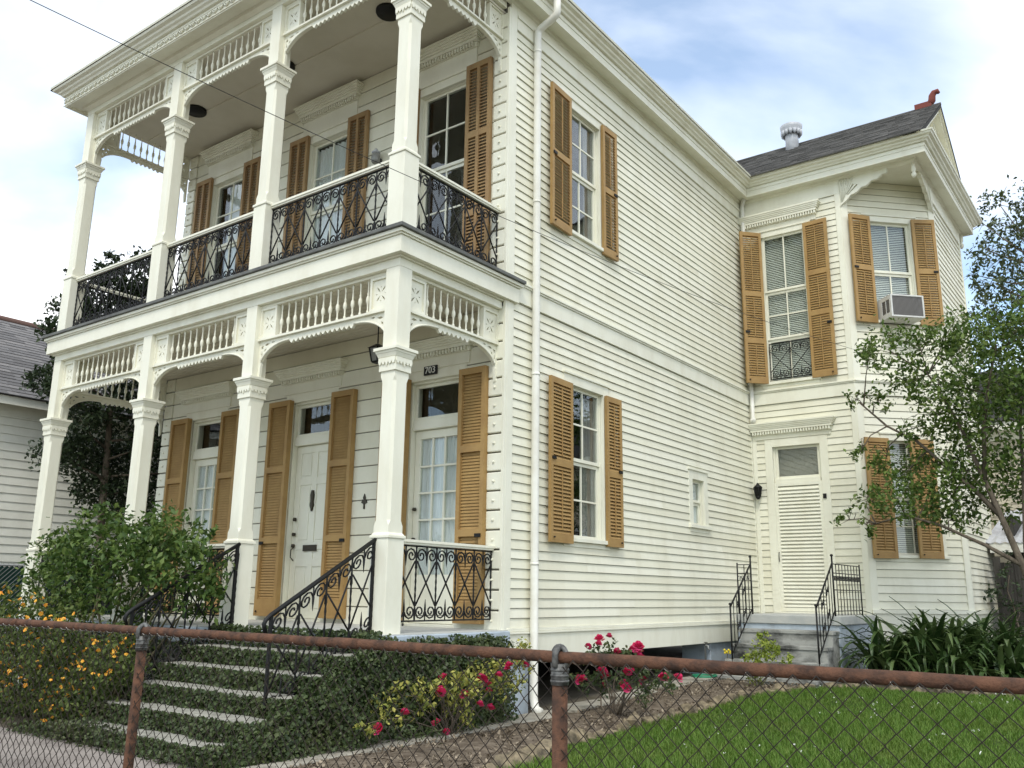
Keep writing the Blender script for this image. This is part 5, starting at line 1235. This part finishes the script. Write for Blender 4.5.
# hose and standpipe
b = MB(); pts = []
for k in range(96): a = k * 0.21; r = 0.20 + 0.02 * math.sin(k * 0.37) + 0.015 * (k % 30) / 30; pts.append((0.42 + r * math.cos(a) * 0.8, 6.05 + r * math.sin(a), gz(0, 6) + 0.03 + 0.010 * (k / 30)))
b.tube(pts, 0.011, 6); tag(b.build('garden_hose', M['hose']), 'coiled green garden hose on the ground at the foot of the side steps', 'hose')
t = thing('standpipe', (0.22, 6.55, -0.8), 'thin grey standpipe with a tap below the skirting board near the side steps', 'water tap')
b = MB(); b.tube([(0.22, 6.55, -0.9), (0.22, 6.55, -0.34), (0.24, 6.53, -0.32), (0.29, 6.50, -0.33), (0.30, 6.49, -0.38)], 0.014, 8); b.build('pipe', M['greywire'], t)
b = MB(); b.lathe([(0.03, -0.285), (0.03, -0.275)], (0.24, 6.53, 0), 8); b.tube([(0.24, 6.53, -0.32), (0.24, 6.53, -0.28)], 0.006); b.build('tap_handle', M['brass'], t)

# ------------------------------------------------------------------ foreground chain-link fence
fence = thing('chain_link_fence', (2.5, -3.3, -0.9), 'rusty chain-link fence with pipe rail across the foreground', 'fence')
FZ, FY = 0.150, -3.3
b = MB(); n = 60; pts = [(-2.5 + 10.5 * k / n, FY + random.uniform(-.0015, .0015), FZ + 0.012 - 0.0018 * (-2.5 + 10.5 * k / n) + random.uniform(-.0012, .0012)) for k in range(n + 1)]
b.tube(pts, 0.0215, 14); b.build('top_rail', M['rust'], fence)
for x in (-0.2, 2.93, 6.05):
    b = MB(); b.tube([(x, FY, FZ + 0.012 - 0.0018 * x), (x + 0.16, FY, FZ + 0.012 - 0.0018 * (x + .16))], 0.0235, 14); b.build('rail_sleeve', M['rust'], fence)
for x in (-1.36, 1.395, 4.15, 6.9):
    b = MB(); lx = 0.02 if x == 1.395 else 0.004
    b.tube([(x - lx * 1.4, FY + 0.005, -0.95), (x - lx, FY + 0.004, -0.5), (x, FY, FZ - 0.075)], 0.029 if x != 1.395 else 0.027, 14); p = b.build('post', M['rust'], fence)
    b = MB(); b.tube([(x, FY, FZ - 0.095), (x, FY, FZ - 0.02)], 0.033, 14); 
    for z in (-0.085, -0.065, -0.045): b.tube([(x, FY, FZ + z), (x, FY, FZ + z + 0.008)], 0.0355, 14)
    arc = [(x + 0.030 * math.cos(a_), FY + 0.0, FZ + 0.002 + 0.040 * math.sin(a_)) for a_ in [math.pi * q / 10 for q in range(11)]]
    b.tube([(x + 0.030, FY, FZ - 0.03)] + arc + [(x - 0.030, FY, FZ - 0.03)], 0.0105, 8)
    arc2 = [(x, FY + 0.032 * math.cos(a_), FZ + 0.008 + 0.030 * math.sin(a_)) for a_ in [math.pi * q / 10 for q in range(11)]]
    b.tube([(x, FY + 0.032, FZ - 0.03)] + arc2 + [(x, FY - 0.032, FZ - 0.03)], 0.012, 8)
    b.build('loop_cap', M['clampm'], p)
d = 0.0738; V = []; F = []; x = -2.4; wi = 0
zt = FZ - 0.004; nseg = 28
Vs = []; Fs = []
while x < 7.6:
    pts = []
    for k in range(nseg + 1):
        z = zt - k * d / 2; dx_ = d / 2 * 0.5 * (1 if (k + wi) % 2 else -1)
        sag = 0.010 * math.sin(x * 1.7) * (k / nseg)
        pts.append((x + dx_ * 1.02 + random.uniform(-.0012, .0012), FY - 0.020 + (0.0035 if (k % 2) else -0.0035) + sag, z + random.uniform(-.0012, .0012) - 0.006 * math.sin(x * 0.9) * (k / nseg)))
    b = MB(); b.tube(pts, 0.0024, 5); o_ = len(Vs); Vs += b.v; Fs += [tuple(i_ + o_ for i_ in f) for f in b.f]
    x += d / 2; wi += 1
me = bpy.data.meshes.new('wire_mesh'); me.from_pydata([(a_ - 2.5, c_ + 3.3, e_ + 0.9) for a_, c_, e_ in Vs], [], Fs); me.materials.append(M['rustwire']); me.polygons.foreach_set('use_smooth', [True] * len(me.polygons))
link('wire_mesh', me, fence, T(*W[fence].translation))
b = MB(); x = -2.35
k = 0
while x < 7.6:
    if random.random() < 0.92:
        t0_ = random.uniform(3.5, 3.9); kx = random.uniform(0.004, 0.012)
        q = [(x + kx * (t_ - 3.6), FY + 0.0245 * math.cos(t_), FZ + 0.012 - 0.0018 * x + 0.0245 * math.sin(t_)) for t_ in [t0_ + 0.28 * s_ for s_ in range(6)]]
        b.tube(q, 0.0019, 5)
    x += d
tw = b.build('tie_wire', M['tie'], fence); tag(tw, kind='stuff')

# ------------------------------------------------------------------ neighbours and back yard
nl = thing('neighbour_house', (-12.5, 3.5, -0.9), 'pale clapboard neighbouring house with a grey shingle roof at the far left', 'house')
LN = frame(-9.75, 0, 0, 90); b = MB(LN); b.box(-3.0, 12.0, 0.0, 0.15, -1.0, 3.5); b.M = I4; b.box(-16, -9.9, -2.99, -2.85, -1, 3.5); b.box(-16, -9.9, 11.85, 11.99, -1, 3.5); b.build('wall', M['nbr'], nl)
b = MB(LN); clap(b, -3.0, 12.0, -0.9, 3.36, 0.14, [], 0.02); b.build('siding', M['nbr'], nl)
b = MB(LN); b.box(-3.3, 12.3, -0.32, 0.0, 3.44, 3.50); b.box(-3.3, 12.3, -0.345, -0.321, 3.38, 3.56); b.box(-3.0, 12.0, -0.03, -0.001, 3.25, 3.44); b.build('eave_board', M['nbr'], nl)
b = MB(); a_ = Vector((-9.36, -3.3, 3.53)); S2 = Vector((-3.2, 0, 2.15)); 
shingles(b, a_, (0, 1, 0), (S2.normalized().x, 0, S2.normalized().z), 15.6, S2.length, 0.14, 0.32); 
rb = MB(); rb.add([(-9.36, -3.3, 3.52), (-9.36, 12.3, 3.52), (-12.56, 12.3, 5.67), (-12.56, -3.3, 5.67), (-15.8, -3.3, 3.52), (-15.8, 12.3, 3.52)], [(0, 1, 2, 3), (3, 2, 5, 4), (0, 3, 4), (1, 5, 2), (0, 4, 5, 1)])
rf2 = rb.build('roof', M['roofdark'], nl); b.build('shingle', M['shingle2'], rf2)
rb = MB(); rb.tube([(-12.56, -3.3, 5.69), (-12.56, 12.3, 5.69)], 0.07, 6); rb.build('ridge_cap', mat('ridge_tile', (0.15, 0.095, 0.08), 0.9, 0.1), rf2)
rb = MB(LN); frect(rb, -1.05, -0.05, 1.0, 2.6, 0.1, -0.05, -0.0205); rb.build('window', M['nbr'], nl)
# slatted chain-link fence between the houses
gf = thing('slatted_fence', (-8.2, 2.3, -0.9), 'chain-link fence woven with dark green slats between the two houses', 'fence')
def diag(b, x0, x1, z0, z1, step, sgn, y, r=None, w=None):
    c = x0 - (z1 - z0)
    while c < x1 + (z1 - z0):
        if sgn > 0: p, q = (c, z0), (c + (z1 - z0), z1)
        else: p, q = (c + (z1 - z0), z0), (c, z1)
        (ax, az), (bx, bz) = (p, q) if p[0] < q[0] else (q, p)
        if bx > x0 and ax < x1:
            f = lambda X: az + (bz - az) * (X - ax) / (bx - ax)
            u0, u1 = max(ax, x0), min(bx, x1)
            if r: b.tube([(u0, y, f(u0)), (u1, y, f(u1))], r, 4)
            else:
                d_ = Vector((bx - ax, 0, bz - az)).normalized(); nn = Vector((-d_.z, 0, d_.x)) * w; A_, B_ = Vector((u0, y, f(u0))), Vector((u1, y, f(u1))); e_ = Vector((0, 0.006, 0))
                b.add([A_ - nn, B_ - nn, B_ + nn, A_ + nn, A_ - nn + e_, B_ - nn + e_, B_ + nn + e_, A_ + nn + e_], [(0, 1, 2, 3), (7, 6, 5, 4), (0, 4, 5, 1), (1, 5, 6, 2), (2, 6, 7, 3), (3, 7, 4, 0)])
        c += step
b = MB(); diag(b, -9.2, -6.7, -0.85, 0.72, 0.078, 1, 2.3, w=0.034); b.M = frame(-9.2, 0, 0, 90); diag(b, -3.4, 2.3, -0.85, 0.72, 0.078, 1, 0.0, w=0.034); s_ = b.build('slat', M['slat'], gf); tag(s_, kind='stuff')
b = MB(); diag(b, -9.2, -6.7, -0.85, 0.76, 0.078, 1, 2.285, r=0.004); b.M = frame(-9.2, 0, 0, 90); diag(b, -3.4, 2.3, -0.85, 0.76, 0.078, 1, -0.012, r=0.006); tag(b.build('wire_mesh', M['greywire'], gf), kind='stuff')
b = MB(); b.tube([(-9.2, -3.4, 0.74), (-9.2, 2.31, 0.74), (-6.7, 2.31, 0.74)], 0.02, 8); b.build('top_rail', M['greywire'], gf)
for x, y in ((-9.22, 2.33), (-7.9, 2.33), (-6.8, 2.33), (-9.22, 0.0), (-9.22, -2.4)): b = MB(); b.tube([(x, y, -0.95), (x, y, 0.78)], 0.025, 8); b.build('post', M['greywire'], gf)
# right-hand background
nr = thing('back_house', (6.5, 18.5, -0.8), 'cream clapboard house with a dark roof seen behind the small tree at the right edge', 'house')
BK = frame(0, 16.0, 0, 0); b = MB(BK); b.box(2.3, 12, 0, 0.2, -1, 4.0); b.box(2.3, 2.5, 0.2, 6, -1, 4.0); b.build('wall', M['nbr2'], nr)
b = MB(BK); clap(b, 2.3, 12, -0.8, 4.0, 0.14, [], 0.02); b.build('siding', M['nbr2'], nr)
b = MB(BK); b.box(1.9, 12.3, -0.45, 0.0, 4.02, 4.20); b.box(2.2, 12.0, -0.05, -0.021, 3.85, 4.02); b.build('eave_board', M['trim'], nr)
b = MB(BK); b.add([(1.8, -0.5, 4.21), (12.4, -0.5, 4.21), (12.4, 3.2, 6.2), (1.8, 3.2, 6.2), (1.8, 6.9, 4.21), (12.4, 6.9, 4.21)], [(0, 1, 2, 3), (3, 2, 5, 4), (0, 3, 4), (1, 5, 2), (0, 4, 5, 1)]); b.build('roof', M['roofdark'], nr)
sh = thing('tin_shed', (5.0, 13.5, -0.8), 'low shed with a pale corrugated tin roof behind the right end of the house', 'shed')
b = MB(); b.box(3.55, 8.0, 12.6, 12.7, -0.9, 1.35); b.box(3.55, 3.65, 12.7, 15.0, -0.9, 1.9); b.build('wall', M['oldwood'], sh)
b = MB(); vs = []; n = 130
for k in range(n + 1):
    x = 3.2 + 5.2 * k / n; z = 0.014 * math.sin(k * math.pi / 2.0 * 1.0)
    vs += [(x, 12.1, 1.40 + z), (x, 15.4, 2.25 + z), (x, 15.4, 2.24 + z), (x, 12.1, 1.39 + z)]
b.add(vs, [f for k in range(n) for f in ((4 * k, 4 * k + 4, 4 * k + 5, 4 * k + 1), (4 * k + 3, 4 * k + 2, 4 * k + 6, 4 * k + 7), (4 * k, 4 * k + 3, 4 * k + 7, 4 * k + 4))]); b.build('tin_roof', M['tin'], sh)
b = MB(); b.box(3.3, 8.2, 12.12, 12.16, 1.22, 1.385); b.build('fascia', M['whitemetal'], sh)
wf = thing('board_fence', (5.0, 11.9, -0.8), 'dark weathered board fence at the right edge behind the strap-leaved plants', 'fence')
b = MB(); x = 3.42
while x < 8.5: h_ = 1.02 + random.uniform(-.03, .03); b.box(x, x + 0.135, 11.75 + random.uniform(-.006, .006), 11.785, -0.85, h_); x += 0.142
b.build('board', M['oldwood'], wf)
for x in (3.40, 5.4, 7.4): b = MB(); b.box(x, x + 0.1, 11.64, 11.74, -0.9, 1.12); b.build('post', M['oldwood'], wf)

# ------------------------------------------------------------------ trees
def limb(b, pts, r0, r1, n=8):
    k = len(pts); b.tube(pts, [r0 + (r1 - r0) * (i / (k - 1)) ** 0.8 for i in range(k)], n)
def near(p, polys):
    best = None
    for pl in polys:
        for q in pl:
            dd = (Vector(q) - Vector(p)).length
            if best is None or dd < best[0]: best = (dd, q)
    return best[1]
RT_ = [(2.97, 7.29, 3.97, 28), (2.62, 7.65, 4.08, 16), (3.38, 7.44, 4.02, 30), (3.68, 7.72, 4.19, 26), (3.93, 7.75, 4.0, 30), (4.29, 7.08, 3.93, 30), (4.52, 7.02, 3.67, 35), (3.01, 8.0, 3.57, 24), (3.62, 7.31, 3.36, 32), (4.0, 7.28, 3.23, 34), (4.31, 8.19, 3.29, 36), (3.46, 7.56, 2.91, 26), (3.77, 8.0, 2.87, 28), (4.27, 7.57, 2.68, 36), (2.68, 7.77, 2.38, 20), (2.48, 7.18, 2.47, 12), (3.02, 7.76, 2.24, 28), (3.37, 8.04, 2.24, 30), (3.84, 7.63, 2.16, 34), (4.24, 7.89, 2.16, 30), (2.38, 7.81, 1.91, 18), (2.93, 7.08, 1.74, 26), (3.15, 7.91, 1.73, 24), (3.53, 7.71, 1.76, 30), (2.15, 7.36, 1.51, 10), (2.55, 7.04, 1.37, 12), (2.24, 8.04, 3.44, 12), (2.73, 7.57, 3.29, 14), (4.56, 7.86, 3.42, 30), (4.3, 8.05, 1.76, 22), (3.6, 7.86, 1.49, 20), (3.96, 8.11, 1.64, 20), (3.13, 7.47, 2.78, 16), (4.9, 7.4, 3.0, 45), (5.1, 7.6, 2.2, 40), (5.0, 7.3, 3.9, 40), (5.4, 7.5, 3.3, 45)]
LM = [[(4.85, 7.5, -0.78), (4.72, 7.5, -0.3), (4.52, 7.5, 0.27), (4.34, 7.52, 0.91), (4.15, 7.5, 1.58), (3.98, 7.48, 2.14), (3.81, 7.5, 2.72), (3.63, 7.52, 3.17), (3.41, 7.45, 3.65)],
      [(4.16, 7.5, 1.51), (3.89, 7.55, 1.86), (3.6, 7.6, 2.16), (3.18, 7.62, 2.63), (2.79, 7.6, 2.89), (2.39, 7.7, 3.32)],
      [(4.36, 7.5, 0.84), (3.94, 7.6, 1.11), (3.4, 7.62, 1.4), (2.95, 7.55, 1.56), (2.46, 7.5, 1.43)],
      [(4.03, 7.48, 1.99), (4.1, 7.4, 2.69), (4.22, 7.3, 3.24), (4.4, 7.2, 3.8)],
      [(4.41, 7.5, 0.52), (4.42, 7.6, 1.17), (4.47, 7.7, 1.97), (4.50, 7.8, 2.79), (4.61, 7.8, 3.48)], [(4.75, 7.5, -0.5), (4.9, 7.5, 0.6), (5.05, 7.5, 1.8), (5.15, 7.5, 3.2)]]
t = thing('small_tree', (4.85, 7.5, -0.78), 'small open-branched green tree leaning in from the right in front of the wing', 'tree')
b = MB()
for i_, pl in enumerate(LM): limb(b, pl, (0.075, 0.038, 0.032, 0.034, 0.045, 0.05)[i_], 0.012)
b.build('trunk', M['bark'], t)
b = MB(); dense = []
for pl in LM:
    for p0, p1 in zip(pl, pl[1:]):
        for s_ in range(6): dense.append(tuple(Vector(p0).lerp(Vector(p1), s_ / 6)))
for c in RT_:
    q = Vector(near(c[:3], [dense])); p = Vector(c[:3]); m_ = q.lerp(p, 0.5) + Vector((random.uniform(-.08, .08), random.uniform(-.08, .08), 0.05))
    b.tube([q, m_, p], [0.013, 0.008, 0.004], 5)
    for _ in range(4):
        e_ = p + Vector((random.gauss(0, 1), random.gauss(0, 1), random.gauss(0.2, 0.8))).normalized() * c[3] * 0.0145; b.tube([m_.lerp(p, random.uniform(.3, 1)), (m_ + e_ * 2) / 3 + Vector((0, 0, .03)), e_], [0.006, 0.004, 0.002], 4)
b.build('branch', M['bark'], t)
V, F = cloud([(c[0], c[1], c[2], c[3] * 0.0155) for c in RT_], 2050, 0.082, wid=0.52); np_mesh('crown', V, F, M['treeleaf'], t)
t = thing('shade_tree', (4.6, 17.0, -0.8), 'tall fine-leaved dark tree rising behind the wing at the right edge', 'tree')
BT = [(3.57, 17.44, 9.97, .5), (3.92, 16.48, 8.88, .5), (3.29, 16.6, 9.21, .3), (3.49, 17.96, 8.83, .75), (3.18, 17.04, 8.74, .38), (2.89, 17.1, 8.16, .28), (3.71, 16.02, 7.3, .7), (3.22, 16.83, 7.76, .42), (2.78, 17.16, 7.17, .24), (3.07, 16.04, 6.1, .36), (3.49, 17.23, 6.81, .7), (4.05, 17.26, 8.1, 1.0), (4.09, 16.12, 6.3, 1.0), (4.19, 17.25, 9.48, .6), (3.12, 16.93, 6.92, .42), (5.0, 17, 9.5, 1.1), (5.2, 17, 8.0, 1.2), (5.2, 17, 6.4, 1.2), (3.6, 16.6, 5.4, .7), (4.6, 16.5, 5.2, .8), (6.2, 17, 9, 1.2), (6.2, 17, 7, 1.2)]
b = MB(); limb(b, [(4.6, 17, -0.9), (4.55, 17, 2), (4.5, 17, 5), (4.5, 17, 7.5), (4.3, 17, 9.6)], 0.22, 0.04); b.build('trunk', M['bark'], t)
b = MB()
for c in BT:
    q = Vector((4.5, 17, min(c[2] - 0.6, 8))); p = Vector(c[:3]); b.tube([q, q.lerp(p, 0.5) + Vector((0, 0, -0.1)), p], [0.04, 0.022, 0.008], 5)
    for _ in range(5):
        e_ = p + Vector((random.gauss(-.3, 1), random.gauss(0, 1), random.gauss(0.1, 0.9))).normalized() * c[3] * 1.05; b.tube([p, (p + e_) / 2 + Vector((0, 0, .05)), e_], [0.008, 0.006, 0.003], 4)
b.build('branch', M['bark'], t)
V, F = cloud(BT, 620, 0.13, wid=0.5); np_mesh('crown', V, F, M['oakleaf'], t)
t = thing('evergreen_tree', (-8.2, 1.6, -0.9), 'dark evergreen tree growing between the two houses behind the left columns', 'tree')
ET = [(-8.44, 0.94, 2.58, 0.42), (-8.16, 1.07, 3.07, 0.42), (-8.32, 1.64, 3.36, 0.51), (-8.11, 2.02, 3.75, 0.51), (-8.09, 0.64, 3.49, 0.34), (-8.59, 1.54, 2.51, 0.51), (-8.64, 2.1, 2.58, 0.51), (-7.9, 2.18, 2.88, 0.42), (-8.42, 1.69, 2.0, 0.42), (-8.44, 0.47, 3.66, 0.25), (-7.75, 0.4, 3.87, 0.25), (-8.23, 1.18, 5.19, 0.51), (-7.9, 1.5, 5.55, 0.40), (-8.22, 1.34, 5.9, 0.2), (-8.07, 1.85, 6.05, 0.30), (-8.51, 0.84, 5.6, 0.17), (-8.08, 1.05, 5.57, 0.24), (-7.87, 1.61, 5.24, 0.42), (-8.18, 1.05, 4.61, 0.51), (-7.98, 1.49, 4.51, 0.51), (-8.05, 1.98, 5.3, 0.42), (-8.59, 2.46, 5.04, 0.51), (-7.97, 0.46, 4.43, 0.34), (-8.12, 2.07, 1.85, 0.42), (-8.38, 2.75, 2.28, 0.5), (-8.62, 0.89, 5.0, 0.34), (-8.1, 2.9, 3.2, 0.6), (-8.1, 2.9, 4.3, 0.6), (-7.8, 3.4, 2.6, .5), (-7.7, 3.6, 3.6, .6), (-8.2, 3.2, 1.7, .5)]
b = MB(); limb(b, [(-8.2, 1.7, -0.95), (-8.25, 1.7, 1), (-8.2, 1.6, 3), (-8.15, 1.5, 4.8), (-8.1, 1.5, 6)], 0.085, 0.02); b.build('trunk', M['bark'], t)
b = MB()
for c in ET:
    q = Vector((-8.2, 1.6, max(0.5, min(c[2] - 0.4, 5.5)))); p = Vector(c[:3]); b.tube([q, q.lerp(p, .5) + Vector((0, 0, -.05)), p], [.025, .014, .006], 5)
b.build('branch', M['bark'], t)
V, F = cloud(ET, 4800, 0.085, wid=0.55); np_mesh('crown', V, F, M['darkleaf'], t)
# greenery behind the right-hand fence
t = thing('back_shrub', (3.75, 12.3, -0.8), 'dark green shrub squeezed between the wing and the tin shed', 'shrub')
V, F = cloud([(3.62, 11.3, 0.5, .35), (3.7, 11.4, 0.0, .4), (3.6, 11.3, 1.0, .25), (4.2, 12.3, 2.6, .6), (4.9, 12.4, 2.9, .7), (5.5, 12.4, 2.6, .7)], 900, 0.09); np_mesh('foliage', V, F, M['darkleaf'], t)
b = MB(); stems(b, (3.75, 11.4, -0.85), [(3.62, 11.3, .8), (3.7, 11.4, .3), (4.2, 12.3, 2.6), (4.9, 12.4, 2.9), (5.5, 12.4, 2.6)], .02, .05); b.build('stem', M['bark'], t)
